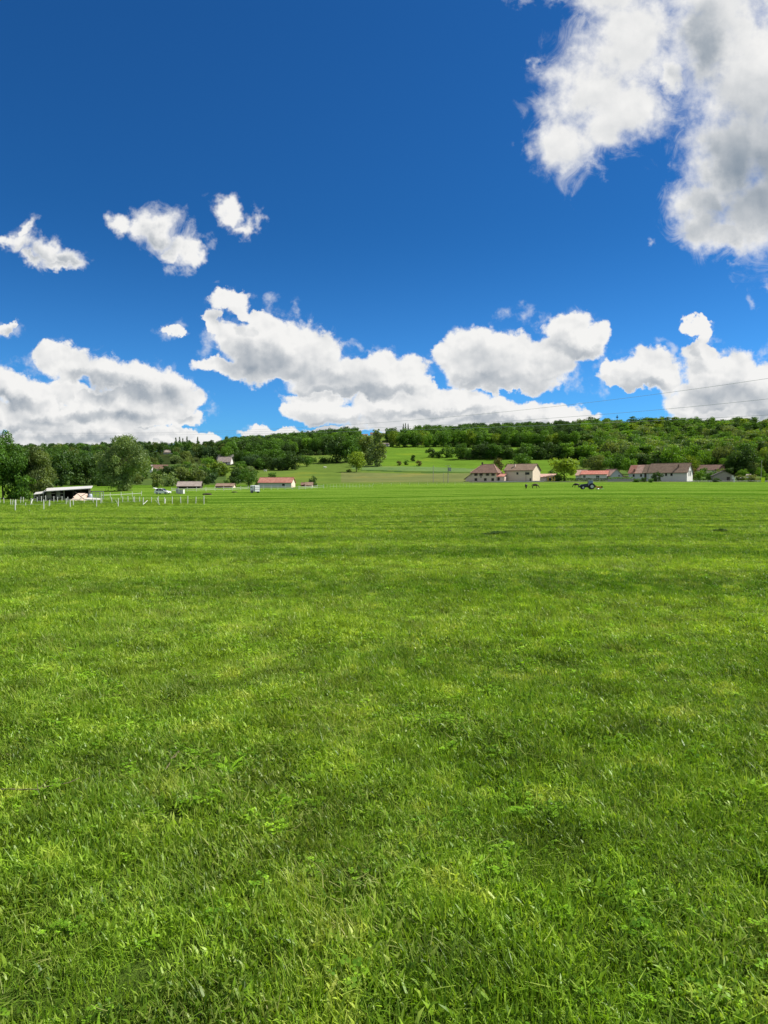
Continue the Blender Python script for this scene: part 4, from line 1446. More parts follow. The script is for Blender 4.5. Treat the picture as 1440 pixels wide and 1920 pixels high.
def copy_tree(o, parent=None, loc=None):
    c = o.copy(); COL.objects.link(c)
    if parent is not None:
        c.parent = parent; c.matrix_parent_inverse = o.matrix_parent_inverse.copy()
    for ch in [k for k in bpy.data.objects if k.parent == o]: copy_tree(ch, c)
    return c


def tiles(name, rgb, rgb2, pitch=0.38):
    """roof covering: courses of tiles in relief, weathered"""
    if name in MATS: return MATS[name]
    m, w, out = new_mat(name)
    tc = w.node('ShaderNodeTexCoord'); o = tc.outputs['Object']
    sp = w.node('ShaderNodeSeparateXYZ'); w.put(sp.inputs[0], o)
    c = w.noise(o, 0.7, 5.0, 0.65); f = w.noise(o, 9.0, 3.0, 0.6)
    col = w.mix(w.smooth(c, .32, .68), rgb, rgb2)
    col = w.vmath('SCALE', col, scale=w.lin(f, .25, .75, .78, 1.2))
    p = w.node('ShaderNodeBsdfPrincipled'); w.put(p.inputs['Base Color'], col); p.inputs['Roughness'].default_value = .85
    h = w.math('ADD', w.math('SINE', w.math('MULTIPLY', sp.outputs[0], 2 * math.pi / .24)), w.math('MULTIPLY', w.math('FRACT', w.math('MULTIPLY', sp.outputs[2], 1 / pitch)), 2.0))
    b = w.node('ShaderNodeBump'); b.inputs['Strength'].default_value = .6; b.inputs['Distance'].default_value = .05
    w.put(b.inputs['Height'], h); w.put(p.inputs['Normal'], b.outputs[0])
    w.put(out.inputs[0], p.outputs[0]); MATS[name] = m
    return m


ROOF_BROWN = tiles('roof_brown', (0.185, 0.118, 0.074), (0.26, 0.175, 0.115))
ROOF_DARK = tiles('roof_dark_brown', (0.145, 0.076, 0.050), (0.20, 0.112, 0.076))
ROOF_RED = tiles('roof_red', (0.42, 0.115, 0.075), (0.48, 0.19, 0.13))
ROOF_SALMON = tiles('roof_salmon', (0.44, 0.24, 0.17), (0.52, 0.34, 0.26))
ROOF_RUST = tiles('roof_rust', (0.34, 0.125, 0.085), (0.44, 0.20, 0.14))
ROOF_GREY = tiles('roof_grey', (0.25, 0.20, 0.17), (0.33, 0.275, 0.235))
ROOF_MOSS = tiles('roof_mossy', (0.13, 0.14, 0.11), (0.20, 0.18, 0.15))
PLASTER = solid('plaster_beige', (0.66, 0.54, 0.41), .9, .10, 1.2)
PLASTER_G = solid('plaster_grey', (0.60, 0.57, 0.51), .9, .08, 1.2)
PLASTER_W = solid('plaster_white', (0.70, 0.68, 0.62), .9, .05, 1.2)
PLASTER_C = solid('plaster_cream', (0.70, 0.58, 0.45), .9, .07, 1.2)
PLASTER_PK = solid('plaster_pink', (0.68, 0.52, 0.44), .9, .08, 1.2)
PLASTER_B = solid('plaster_blue_grey', (0.50, 0.52, 0.51), .9, .07, 1.2)
WOOD_DK = solid('dark_wood', (0.055, 0.045, 0.038), .85, .25, 4.0)
WOOD_BR = solid('brown_wood', (0.13, 0.080, 0.055), .8, .2, 4.0)
WOOD_GR = solid('grey_wood', (0.30, 0.27, 0.23), .85, .2, 4.0)
PLANK = solid('fresh_plank', (0.70, 0.53, 0.42), .8, .14, 4.0)
WHITE = solid('white_paint', (0.80, 0.80, 0.78), .5, .03, 2.0)
WHITE_OLD = solid('worn_white_paint', (0.62, 0.62, 0.57), .7, .09, 3.0)
YELLOW = solid('yellow_paint', (0.70, 0.50, 0.08), .6, .06, 2.0)
HIVIS = solid('yellow_sheet', (0.62, 0.78, 0.02), .6, .05, 2.0)
GREY_M = solid('grey_metal', (0.34, 0.35, 0.36), .45, .08, 3.0, metal=.6)
DARK_M = solid('dark_metal', (0.035, 0.036, 0.040), .5, .1, 3.0)
RUBBER = solid('rubber', (0.022, 0.022, 0.024), .8, .15, 6.0)
GLASS = solid('window_glass', (0.018, 0.022, 0.028), .08, .02, 1.0, spec=.6)
ROOF_SHEET = solid('pale_roof_sheet', (0.52, 0.50, 0.46), .5, .05, 1.5)
STONE = solid('grey_stone', (0.33, 0.32, 0.30), .9, .18, 2.5)
NAVY = solid('navy_paint', (0.012, 0.017, 0.044), .35, .06, 2.0, spec=.5)
RED_M = solid('red_paint', (0.38, 0.035, 0.025), .45, .1, 2.0)
SILVER = solid('silver_paint', (0.48, 0.49, 0.50), .4, .04, 2.0, metal=.3)
BLACK_P = solid('black_paint', (0.020, 0.021, 0.024), .3, .05, 2.0, spec=.5)
TAPE = solid('fence_tape', (0.45, 0.46, 0.42), .6, .05, 2.0)
ASPHALT = solid('asphalt', (0.085, 0.086, 0.088), .9, .15, 1.5)
BARE = solid('bare_earth', (0.085, 0.070, 0.048), .95, .25, 1.5)


# ------------------------------------------------------------------ houses
def place_rot(name, label, cat, px, base, rot, group=None, d=None):
    p = at(px, base) if d is None else at_d(px, d)
    # rot is counted from the line of sight
    o = thing(name, label, cat, p, R(rot) - math.atan2(p.x, p.y), group)
    return o, p, m_per_px(p)


def window(parent, x, z, w, h, y=0.0, face='front', frame=WOOD_BR, cols=2, sill=True, shutters=None):
    """a window set in a wall: recessed pane, frame with bars, sill; face front (-y) or right (+x)"""
    t = 0.09
    f, g = MB(), MB()
    e = 0.09

    def bx(mb, a0, a1, b0, b1, n0, n1):
        if face == 'front': mb.box(a0, a1, y - n1, y - n0, b0, b1)
        else: mb.box(y + n0, y + n1, a0, a1, b0, b1)
    bx(f, x - w / 2, x - w / 2 + e, z, z + h, 0.004, t); bx(f, x + w / 2 - e, x + w / 2, z, z + h, 0.004, t)
    bx(f, x - w / 2 + e, x + w / 2 - e, z + h - e, z + h, 0.004, t); bx(f, x - w / 2 + e, x + w / 2 - e, z, z + e, 0.004, t)
    for c in range(1, cols):
        xc = x - w / 2 + w * c / cols
        bx(f, xc - .035, xc + .035, z + e, z + h - e, 0.02, t - .01)
    fr = f.build('window', frame, parent)
    bx(g, x - w / 2 + e * .5, x + w / 2 - e * .5, z + e * .5, z + h - e * .5, 0.006, 0.03)
    g.build('pane', GLASS, fr)
    if sill:
        s = MB(); bx(s, x - w / 2 - .08, x + w / 2 + .08, z - .07, z - .003, 0.004, .17); s.build('sill', STONE, fr)
    if shutters:
        for q in (-1, 1):
            s = MB(); xx = x + q * (w / 2 + w * .27); bx(s, xx - w * .24, xx + w * .24, z, z + h, 0.004, .06); s.build('shutter', shutters, fr)
    return fr


def door(parent, x, w, h, y=0.0, mat=WOOD_DK, face='front', handle=True):
    m = MB()
    if face == 'front': m.box(x - w / 2, x + w / 2, y - .07, y - .004, 0.02, h)
    else: m.box(y + .004, y + .07, x - w / 2, x + w / 2, 0.02, h)
    d = m.build('door', mat, parent)
    if handle:
        k = MB(); k.box(x + w * .32, x + w * .42, y - .13, y - .072, h * .46, h * .50) if face == 'front' else k.box(y + .072, y + .13, x + w * .32, x + w * .42, h * .46, h * .50)
        k.build('handle', GREY_M, d)
    return d


def gable_house(name, label, cat, px0, px1, base, W, D, Hw, Hr, rot, wall, roof, gable=None, over=.45, group=None, ridge='x', d=None, chim=()):
    """ridge along x (eaves to the front) or along y (gable to the front); origin at the middle of the front wall"""
    o, p, s = place_rot(name, label, cat, (px0 + px1) / 2, base, rot, group, d)
    w2 = W / 2
    m = MB()
    if ridge == 'x': m.prism([(0, -1.5), (D, -1.5), (D, Hw), (D / 2, Hw + Hr), (0, Hw)], -w2, w2, 'x')
    else: m.prism([(-w2, -1.5), (w2, -1.5), (w2, Hw), (0, Hw + Hr), (-w2, Hw)], 0, D, 'y')
    wo = m.build('wall', wall, o)
    if gable is not None and ridge == 'x':
        g = MB().prism([(0.0, -1.5), (D, -1.5), (D, Hw), (D / 2, Hw + Hr - .03), (0.0, Hw)], w2 + .003, w2 + .03, 'x'); g.build('gable_wall', gable, o)
    r = MB(); th = .16
    if ridge == 'x':
        k = Hr / (D / 2); zt = Hw + Hr + th
        r.slab([(-w2 - over, -over, Hw - over * k + th), (w2 + over, -over, Hw - over * k + th), (w2 + over, D / 2, zt), (-w2 - over, D / 2, zt)], th)
        r.slab([(-w2 - over, D / 2, zt - .004), (w2 + over, D / 2, zt - .004), (w2 + over, D + over, Hw - over * k + th), (-w2 - over, D + over, Hw - over * k + th)], th)
    else:
        k = Hr / w2; zt = Hw + Hr + th
        r.slab([(-w2 - over, -over, Hw - over * k + th), (0, -over, zt), (0, D + over, zt), (-w2 - over, D + over, Hw - over * k + th)], th)
        r.slab([(0, -over, zt - .004), (w2 + over, -over, Hw - over * k + th), (w2 + over, D + over, Hw - over * k + th), (0, D + over, zt - .004)], th)
    ro = r.build('roof', roof, o)
    rd = MB()
    if ridge == 'x': rd.tube((-w2 - over, D / 2, zt), (w2 + over, D / 2, zt), .11, 6)
    else: rd.tube((0, -over, zt), (0, D + over, zt), .11, 6)
    rd.build('ridge_tiles', roof, ro)
    if ridge == 'x':
        gu = MB().tube((-w2 - over, -over - .07, Hw - over * Hr / (D / 2) + .02), (w2 + over, -over - .07, Hw - over * Hr / (D / 2) + .02), .07, 6); gu.build('gutter', WOOD_BR, ro)
    for cx, cy, h in chim:
        zr = Hw + Hr * (1 - abs(cy - D / 2) / (D / 2)) if ridge == 'x' else Hw + Hr * (1 - abs(cx) / w2)
        c = MB().box(cx - .35, cx + .35, cy - .35, cy + .35, zr - .4, zr + h).box(cx - .42, cx + .42, cy - .42, cy + .42, zr + h + .003, zr + h + .12); c.build('chimney', PLASTER_PK if wall is not PLASTER_G else WOOD_BR, ro)
    return o, s


def hp(px, p, s):
    return (px - p) * s


# the hipped farmhouse with its lean-to
def farmhouse():
    o, p, s = place_rot('farmhouse', 'beige farmhouse with a steep brown hipped roof and two rows of shuttered windows', 'house', 907.5, 903, -13)
    W, D, Hw, Hr = 46 * s, 40 * s, 17.5 * s, 15.5 * s
    w2 = W / 2; ov = 1.0
    MB().box(-w2, w2, 0, D, -1.5, Hw).build('wall', PLASTER, o)
    r = MB(); zt = Hw + Hr; x0, x1 = -w2 + 15 * s, w2 - 9 * s; zb = Hw - .35
    A, B, C, E = (-w2 - ov, -ov, zb), (w2 + ov, -ov, zb), (w2 + ov, D + ov, zb), (-w2 - ov, D + ov, zb)
    P, Q = (x0, D / 2, zt), (x1, D / 2, zt)
    r.add([A, B, C, E, P, Q, (A[0], A[1], zb - .2), (B[0], B[1], zb - .2), (C[0], C[1], zb - .2), (E[0], E[1], zb - .2)],
          [(0, 1, 5, 4), (1, 2, 5), (2, 3, 4, 5), (3, 0, 4), (0, 6, 7, 1), (1, 7, 8, 2), (2, 8, 9, 3), (3, 9, 6, 0), (6, 9, 8, 7)])
    ro = r.build('roof', ROOF_DARK, o)
    h = MB()
    for a, b in ((A, P), (B, Q), (C, Q), (E, P), (P, Q)): h.tube(Vector(a) + Vector((0, 0, .03)), Vector(b) + Vector((0, 0, .03)), .12, 6)
    h.build('ridge_tiles', ROOF_SALMON, ro)
    MB().box(x0 - .35, x0 + .35, D / 2 - .35, D / 2 + .35, zt - .5, zt + .9).box(x0 - .42, x0 + .42, D / 2 - .42, D / 2 + .42, zt + .903, zt + 1.0).build('chimney', WOOD_DK, ro)
    for px in (892, 902, 914, 924.5): window(o, (px - 907.5) * s, 11.0 * s, 3.2 * s, 4.6 * s, shutters=WOOD_BR, cols=2)
    for px in (892, 910, 924): window(o, (px - 907.5) * s, 1.4 * s, 5.0 * s, 5.0 * s, cols=3, sill=False)
    MB().box((901.2 - 907.5) * s, (902.4 - 907.5) * s, -.25, -.02, 7.0 * s, 10.4 * s).build('balcony_post', WOOD_DK, o)
    # lean-to on the left
    x1 = -w2 - .003; x0 = x1 - 13 * s
    MB().prism([(x0, -1.5), (x1, -1.5), (x1, 15.5 * s), (x0, 6 * s)], .5, D * .8, 'y').build('lean_to_wall', PLASTER, o)
    k = 9.5 / 13
    MB().slab([(x0 - .9, .1, 6 * s - .9 * k + .25), (x1, .1, 15.5 * s + .25), (x1, D * .8 + .4, 15.5 * s + .25), (x0 - .9, D * .8 + .4, 6 * s - .9 * k + .25)], .18).build('lean_to_roof', ROOF_DARK, o)
    # link to the barn on the right
    y1 = w2 + .003
    MB().prism([(.8, -1.5), (D * .6, -1.5), (D * .6, 9 * s), (.8, 9 * s)], y1, y1 + 15 * s, 'x').build('link_wall', PLASTER_PK, o)
    MB().slab([(y1, .3, 9 * s + .15), (y1 + 15 * s, .3, 9 * s + .15), (y1 + 15 * s, D * .6, 15.5 * s), (y1, D * .6, 15.5 * s)], .15).build('link_roof', ROOF_RUST, o)
    window(o, y1 + 4 * s, 2.5 * s, 1.2, 1.3, y=.8, frame=WOOD_BR)
    MB().box(y1 + .9, y1 + 1.1, .55, .75, 0, 9 * s).build('downpipe', WOOD_DK, o)


farmhouse()


def barn_house():
    o, s = gable_house('farm_building', 'large beige farm building with a grey-brown roof and a pink sunlit gable', 'farm building', 945, 999, 903, 54 * .282, 11.0, 21 * .282, 11.2 * .282, -22, PLASTER, ROOF_BROWN, PLASTER_C, over=.55, chim=((-3.2, 3.0, 1.3),))
    s = .282
    window(o, (970 - 972) * s, 13 * s, 3.8 * s, 4.0 * s, frame=WOOD_DK)
    window(o, (989 - 972) * s, 12.6 * s, 8.2 * s, 4.2 * s, frame=WOOD_DK, cols=3)
    door(o, (995 - 972) * s, 3.0 * s, 6.0 * s)
    MB().tube(((986.5 - 972) * s, -.12, 0), ((986.5 - 972) * s, -.12, 20 * s), .07, 6).build('downpipe', WOOD_BR, o)
    MB().tube((-27 * s + .2, -.12, 0), (-27 * s + .2, -.12, 20 * s), .07, 6).build('downpipe', WOOD_BR, o)
    return o


barn_house()


def annex():
    o, p, s = place_rot('farm_annex', 'low grey annex with a pent roof and a yellow-posted porch beside the farm building', 'outbuilding', 1012, 903.5, -14, d=368)
    W = 25 * s; w2 = W / 2; D = 8
    MB().prism([(0, -1.5), (D, -1.5), (D, 13 * s), (0, 7.6 * s)], -w2, w2, 'x').build('wall', PLASTER_G, o)
    MB().slab([(-w2 - .3, -.7, 7.2 * s), (w2 + 3.4, -.7, 7.2 * s), (w2 + 3.4, D + .3, 13.6 * s), (-w2 - .3, D + .3, 13.6 * s)], .18).build('roof', ROOF_SALMON, o)
    for x, y in ((w2 + .9, -.4), (w2 + 3.0, -.4), (w2 + 3.0, D * .6)): MB().box(x - .22, x + .22, y - .22, y + .22, -1, 7.0 * s + max(0, y) * .16).build('porch_post', YELLOW, o)
    MB().slab([(w2 + .1, -.55, 8.1 * s), (w2 + 3.3, -.55, 8.1 * s), (w2 + 3.3, -.35, 8.1 * s), (w2 + .1, -.35, 8.1 * s)], .45).build('porch_beam', YELLOW, o)


annex()


def bungalow():
    o, s = gable_house('bungalow', 'long white bungalow under a red tiled roof behind a dark hedge', 'house', 1090, 1137, 900.5, 47 * .29, 8.5, 11.5 * .29, 6.5 * .29, -9, PLASTER_W, ROOF_RED, over=.5)
    s = .29
    window(o, (1096 - 1113.5) * s, 4.5 * s, 5.0 * s, 5.2 * s, frame=WHITE, cols=3, shutters=None)
    window(o, (1120.5 - 1113.5) * s, 4.5 * s, 6.4 * s, 4.6 * s, frame=WHITE, cols=2)
    x1 = -23.5 * s - .003
    MB().prism([(1.2, -1.5), (9.5, -1.5), (9.5, 10 * s), (5.3, 19 * s), (1.2, 10 * s)], x1 - 11 * s, x1, 'x').build('wing_wall', PLASTER_W, o)
    r = MB(); xa, xb = x1 - 12 * s, x1 + 9 * s
    r.slab([(xa, .5, 9.4 * s), (xb, .5, 9.4 * s), (xb, 5.3, 20 * s), (xa, 5.3, 20 * s)], .16); r.slab([(xa, 5.3, 20 * s), (xb, 5.3, 20 * s), (xb, 10.2, 9.4 * s), (xa, 10.2, 9.4 * s)], .16)
    r.build('wing_roof', ROOF_SALMON, o)
    door(o, x1 - 5 * s, 3.4, 2.2, y=1.2, mat=WHITE_OLD)
    return o


bungalow()


def grey_house():
    o, s = gable_house('gabled_house', 'blue-grey house with its wide gable to the meadow and a salmon roof', 'house', 1144, 1167, 901, 23 * .29, 13, 10 * .29, 11 * .29, 24, PLASTER_B, ROOF_SALMON, over=.6, ridge='y')
    s = .29
    MB().box(11.5 * s + .003, 11.5 * s + 4.5, 3, 11, -1.5, 8 * s).build('garage_wall', PLASTER_B, o)
    MB().slab([(11.5 * s + .01, 2.6, 9.4 * s), (11.5 * s + 5.0, 2.6, 8.2 * s), (11.5 * s + 5.0, 11.4, 8.2 * s), (11.5 * s + .01, 11.4, 9.4 * s)], .2).build('garage_roof', ROOF_SALMON, o)
    window(o, 1.5, 2.0, 1.1, 1.1, frame=WHITE)
    return o


grey_house()


def long_house():
    o, s = gable_house('long_house', 'long grey house under a brown roof with a white right-hand gable', 'house', 1220, 1283, 902.5, 63 * .30, 10, 16 * .30, 15 * .30, -17, PLASTER_G, ROOF_BROWN, PLASTER_W, over=.6, chim=((4.6, 2.6, 1.3),))
    s = .30; c = 1251.5
    for px in (1249, 1258): window(o, (px - c) * s, 9.4 * s, 3.6 * s, 4.4 * s, frame=WOOD_DK)
    window(o, (1238 - c) * s, 1.6 * s, 4 * s, 6 * s, frame=WOOD_DK)
    for y in (3.4, 6.2): window(o, y, 3.0, 1.3, 2.6, y=31.5 * s + .03, face='right', frame=PLASTER_B, cols=1)
    # the older, lower left part
    x1 = -31.5 * s - .003; x0 = x1 - 36 * s
    MB().prism([(.5, -1.5), (9.5, -1.5), (9.5, 15 * s), (5, 28.5 * s), (.5, 15 * s)], x0, x1, 'x').build('wing_wall', PLASTER_B, o)
    for i, (a, b, mt, dz) in enumerate(((x0 - .4, x0 + 11.5 * s, ROOF_RUST, -.01), (x0 + 11.5 * s + .004, x0 + 24 * s, ROOF_SALMON, 0.02), (x0 + 24 * s + .004, x1 - .1, ROOF_BROWN, .12))):
        r = MB(); k = 13.5 * s / 4.5
        r.slab([(a, -.1, 15 * s - .6 * k + .3 + dz), (b, -.1, 15 * s - .6 * k + .3 + dz), (b, 5, 28.5 * s + .2 + dz), (a, 5, 28.5 * s + .2 + dz)], .16)
        r.slab([(a, 5, 28.5 * s + .196 + dz), (b, 5, 28.5 * s + .196 + dz), (b, 10.1, 15 * s - .6 * k + .3 + dz), (a, 10.1, 15 * s - .6 * k + .3 + dz)], .16)
        r.build('wing_roof', mt, o)
    for px in (1193, 1206): window(o, (px - c) * s, 8.2 * s, 3.4 * s, 4.2 * s, y=.5, frame=WOOD_DK)
    door(o, (1213.5 - c) * s, 1.1, 14 * s, y=.5)
    MB().box(x0 + 8.5 * s, x0 + 10.5 * s, .8, 2.0, 17 * s, 22 * s).build('dormer', WOOD_BR, o)
    return o


long_house()


def small_house(name, label, cat, px0, px1, base, hw, hr, rot, wall, roof, gable=None, depth=7, d=None, ridge='x', win=(), chim=(), over=.35):
    p = at((px0 + px1) / 2, base) if d is None else at_d((px0 + px1) / 2, d)
    s = m_per_px(p)
    o, s = gable_house(name, label, cat, px0, px1, base, (px1 - px0) * s, depth, hw * s, hr * s, rot, wall, roof, gable, over, ridge=ridge, d=p.y, chim=chim)
    for x, z, w, h in win: window(o, (x - (px0 + px1) / 2) * s, z * s, w * s, h * s, frame=WOOD_DK, sill=False)
    return o, s


small_house('village_house', 'brown-roofed house half hidden by bright bushes right of the long house', 'house', 1308, 1354, 889, 8, 9.5, -6, PLASTER_PK, ROOF_DARK, depth=9, d=455, win=((1322, 5, 3, 4), (1340, 5, 3, 4)))
o_, s_ = small_house('plank_shed', 'small dark-roofed grey plank shed with a gable front and dark door near the right edge', 'shed', 1338, 1374, 902.5, 10.5, 9, 9, WOOD_GR, WOOD_DK, depth=7, ridge='y', over=.55)
door(o_, 8 * s_, 5.2 * s_, 8.2 * s_)
MB().box(13.5 * s_, 17.4 * s_, -.06, -.012, 1.0, 3.2).build('white_board', WHITE_OLD, o_)
small_house('red_roofed_barn', 'low grey barn with a rust-red roof and a cream sunlit gable', 'barn', 484, 547, 914.3, 9.5, 9, -15, PLASTER_B, ROOF_RUST, PLASTER_C, depth=6.5, win=((532, 3.6, 5, 3.4),))
small_house('grey_barn', 'dark barn under a pale grey roof behind the rail fence', 'barn', 333, 375, 916, 4.5, 8, -8, WOOD_DK, ROOF_GREY, depth=7)
small_house('low_barn', 'low outbuilding with a brown roof and pale gable behind the rail fence', 'barn', 405, 437, 915, 3.4, 4.5, -10, WOOD_BR, ROOF_BROWN, PLASTER_C, depth=6)
small_house('hillside_house', 'white house with a grey-brown roof and a bright gable on the left slope', 'house', 408, 433, 865, 5, 9.5, -16, PLASTER_G, ROOF_GREY, PLASTER_W, depth=8, d=572, win=((414, 1.2, 2, 2.5), (425, 1.2, 2, 2.5)))
small_house('upper_house', 'pale-roofed house right above the white-gabled house on the slope', 'house', 407, 437, 856, 4, 6.5, -10, PLASTER_W, ROOF_MOSS, depth=8, d=640)
small_house('yellow_cottage', 'tiny yellow cottage with a rust roof among the trees right of the white-gabled house', 'house', 455, 463, 868, 4.5, 4, -14, PLASTER_C, ROOF_RUST, YELLOW, depth=6, d=566)
small_house('brown_house', 'brown-roofed house half hidden right of the willow', 'house', 287, 313, 887, 5, 7.5, -12, PLASTER_PK, ROOF_DARK, depth=8, d=500, win=((300, 2, 2, 3),))
small_house('pale_outbuilding', 'narrow pale outbuilding close to the right side of the willow', 'outbuilding', 277, 285, 888, 10, 4, -10, PLASTER_W, ROOF_GREY, depth=5, d=488)
small_house('ridge_house', 'small grey-roofed house high in the dark wood above the willow', 'house', 308, 323, 856, 3.5, 4.5, -6, PLASTER_G, ROOF_GREY, depth=7, d=800)
small_house('hilltop_house', 'low dark-roofed house with white walls on the bare hilltop', 'house', 694, 709, 812, 2.2, 3.2, -8, PLASTER_W, ROOF_DARK, depth=9, d=1044)
small_house('hilltop_barn', 'long dark-roofed barn left on the bare hilltop', 'barn', 676, 689, 813, 1.6, 2.2, -4, PLASTER_W, ROOF_DARK, depth=9, d=1042)
small_house('hilltop_shed', 'flat dark shed right of the hilltop house on the skyline', 'shed', 710, 723, 813, 1.3, 1.6, -4, PLASTER_W, WOOD_DK, depth=9, d=1040)
small_house('greenhouse', 'pale long shed under the wood edge right of the central clump', 'shed', 714, 729, 840.5, 3.2, 3, -4, PLASTER_W, ROOF_GREY, depth=6, d=786)
small_house('rusty_hut', 'small brown-roofed hut with a pale front left of the dark pointed shrub', 'shed', 573, 585, 912.5, 2.6, 5, -6, PLASTER_C, ROOF_BROWN, depth=5)
small_house('dark_hut', 'small dark-roofed hut right behind the red-roofed barn', 'shed', 565, 572, 912.5, 3, 4, -6, WOOD_BR, ROOF_DARK, depth=5)
small_house('garden_shed', 'white garden shed between the plank shed and the utility pole', 'shed', 1399, 1405, 893, 4.5, 2, -6, PLASTER_W, ROOF_GREY, depth=4, d=420)
small_house('garden_greenhouse', 'low pale-roofed garden shed just right of the plank shed', 'shed', 1380, 1394, 897, 3, 2.5, -4, WOOD_GR, ROOF_SHEET, depth=4, d=392)


# ------------------------------------------------------------------ the open shed on the left
def open_shed():
    o, p, s = place_rot('field_shed', 'dark open field shed with a bright white flat roof behind the white posts', 'shed', 128, 939, -4)
    x = lambda px: (px - 128) * s
    z = lambda py: (939 - py) * s
    D = 7.0
    for px in (90, 107, 121, 137, 150, 164):
        MB().box(x(px) - .09, x(px) + .09, -.09, .09, -.5, z(920 - (px - 88) * .05)).build('post', WOOD_GR if px in (121, 164) else WOOD_DK, o)
    MB().box(x(89), x(164), D - .15, D, -.5, z(917)).build('back_wall', WOOD_DK, o)
    for a in (89.3, 164.2): MB().box(x(a) - .06, x(a) + .06, .1, D - .16, -.5, z(918)).build('side_wall', WOOD_DK, o)
    MB().slab([(x(87), -.9, z(921)), (x(168.5), -.9, z(915.5)), (x(168.5), D + .5, z(911)), (x(87), D + .5, z(915.5))], .12).build('roof', ROOF_SHEET, o)
    MB().slab([(x(87), -.92, z(921) + .03), (x(168.5), -.92, z(915.5) + .03), (x(168.5), -.905, z(915.5) + .03), (x(87), -.905, z(921) + .03)], .11).build('fascia', ROOF_SHEET, o)
    for zz in (.8, 1.6): MB().box(x(91), x(119), .25, .33, zz, zz + .14).build('rail', WOOD_GR, o)
    for a in (95, 110): MB().box(x(a) - .5, x(a) + .5, .5, .58, .5, 2.1).build('panel', WOOD_GR, o)
    # lower lean-to on its left
    MB().slab([(x(70), -.3, z(926.5)), (x(87), -.3, z(924.5)), (x(87), 4, z(921)), (x(70), 4, z(923))], .12).build('lean_to_roof', ROOF_SHEET, o)
    for a in (71, 79, 86): MB().box(x(a) - .07, x(a) + .07, -.07, .07, -.5, z(926)).build('lean_to_post', WOOD_GR, o)
    MB().box(x(71), x(86), 3.6, 3.7, -.5, z(925)).build('lean_to_wall', WOOD_DK, o)
    for zz in (.55, 1.0): MB().box(x(71.2), x(85.8), .02, .08, zz, zz + .1).build('lean_to_rail', WOOD_GR, o)
    return o, x, z


shed, SX, SZ = open_shed()
M_SHED = shed.matrix_basis.copy()


def by_shed(px, y, z=0.0):
    return Matrix.LocRotScale(shed.location, shed.rotation_euler, None) @ Vector((SX(px), y, z))


# stack of pale boards in front of the shed, with poles thrown against it
st = thing('board_stack', 'stack of pale pinkish boards in front of the open shed', 'board stack', by_shed(147, -2.6), shed.rotation_euler.z)
s0 = m_per_px(shed.location)
bd = MB().box(-.5, .5, -.16, .16, -.045, .045).mesh('board', PLANK)
for L in range(3):
    for k in range(8):
        b = link('board', bd, parent=st)
        w = (27 - 1.7 * k + random.uniform(-2, 2)) * s0
        # laid up a slope, lapping over one another
        b.scale = (w, 1, 1.0); b.location = (random.uniform(-.2, .2) + k * .10, -.75 + k * .20 + L * .06, .06 + k * .215 - L * .10); b.rotation_euler = (R(46) + random.uniform(-.05, .05), random.uniform(-.03, .03), random.uniform(-.02, .02))
for i, (a, b_) in enumerate((((141, 1.95), (158, .25)), ((160, 1.6), (150, .9)))):
    A, B = by_shed(a[0], -2.9, a[1] + .1), by_shed(b_[0], -3.55, b_[1])
    t = MB().tube(A, B, .06, 6).build('wooden_pole', WOOD_DK)
    tag(t, ('long dark pole leaning across the stack of pale boards', 'short dark pole leaning on the right end of the pale boards')[i], 'pole')
tb = MB()
prof = [(0, .26), (.18, .29), (.36, .26), (.54, .29), (.72, .29), (.85, .26), (.95, .2)]
for (a, ra), (b, rb) in zip(prof[:-1], prof[1:]): tb.tube((0, 0, a), (0, 0, b), ra, 14, rb)
brl = tb.build('barrel', solid('blue_grey_plastic', (0.42, 0.47, 0.55), .5, .05), None); brl.location = by_shed(166.5, -.9); brl.scale = (1.5, 1.5, 1.6)
tag(brl, 'pale blue-grey barrel at the right end of the open shed', 'barrel')
cv = MB().slab([(-1.6, -1, .45), (1.5, -1, .30), (1.6, 1, .55), (-1.5, 1, .75)], .28).slab([(-1.9, -1.25, .12), (1.9, -1.25, .05), (1.9, 1.25, .1), (-1.9, 1.25, .2)], .2).build('tarpaulin', solid('grey_white_tarpaulin', (0.52, 0.49, 0.45), .6, .1), None)
cv.location = by_shed(170, -2.6); tag(cv, 'crumpled pale tarpaulin lying right of the board stack', 'tarpaulin')


def bar_gate():
    o = thing('hay_rack', 'grey tubular hay rack on the grass right of the open shed', 'hay rack', by_shed(179, .8), shed.rotation_euler.z)
    w, h = 20 * s0, 2.0
    for x in (-w / 2, -w / 6, w / 6, w / 2):
        MB().tube((x, 0, -.3), (x, 0, h), .045, 6).build('post', GREY_M, o)
    for z in (.35, .75, 1.15, 1.55, h): MB().tube((-w / 2, 0, z), (w / 2, 0, z), .035, 6).build('bar', GREY_M, o)
    for z in (.75, h): MB().tube((-w / 2, 1.5, z), (w / 2, 1.5, z), .035, 6).tube((-w / 2, 0, z), (-w / 2, 1.5, z), .035, 6).tube((w / 2, 0, z), (w / 2, 1.5, z), .035, 6).build('bar', GREY_M, o)
    for x in (-w / 2, w / 2): MB().tube((x, 1.5, -.3), (x, 1.5, h), .045, 6).build('post', GREY_M, o)


bar_gate()


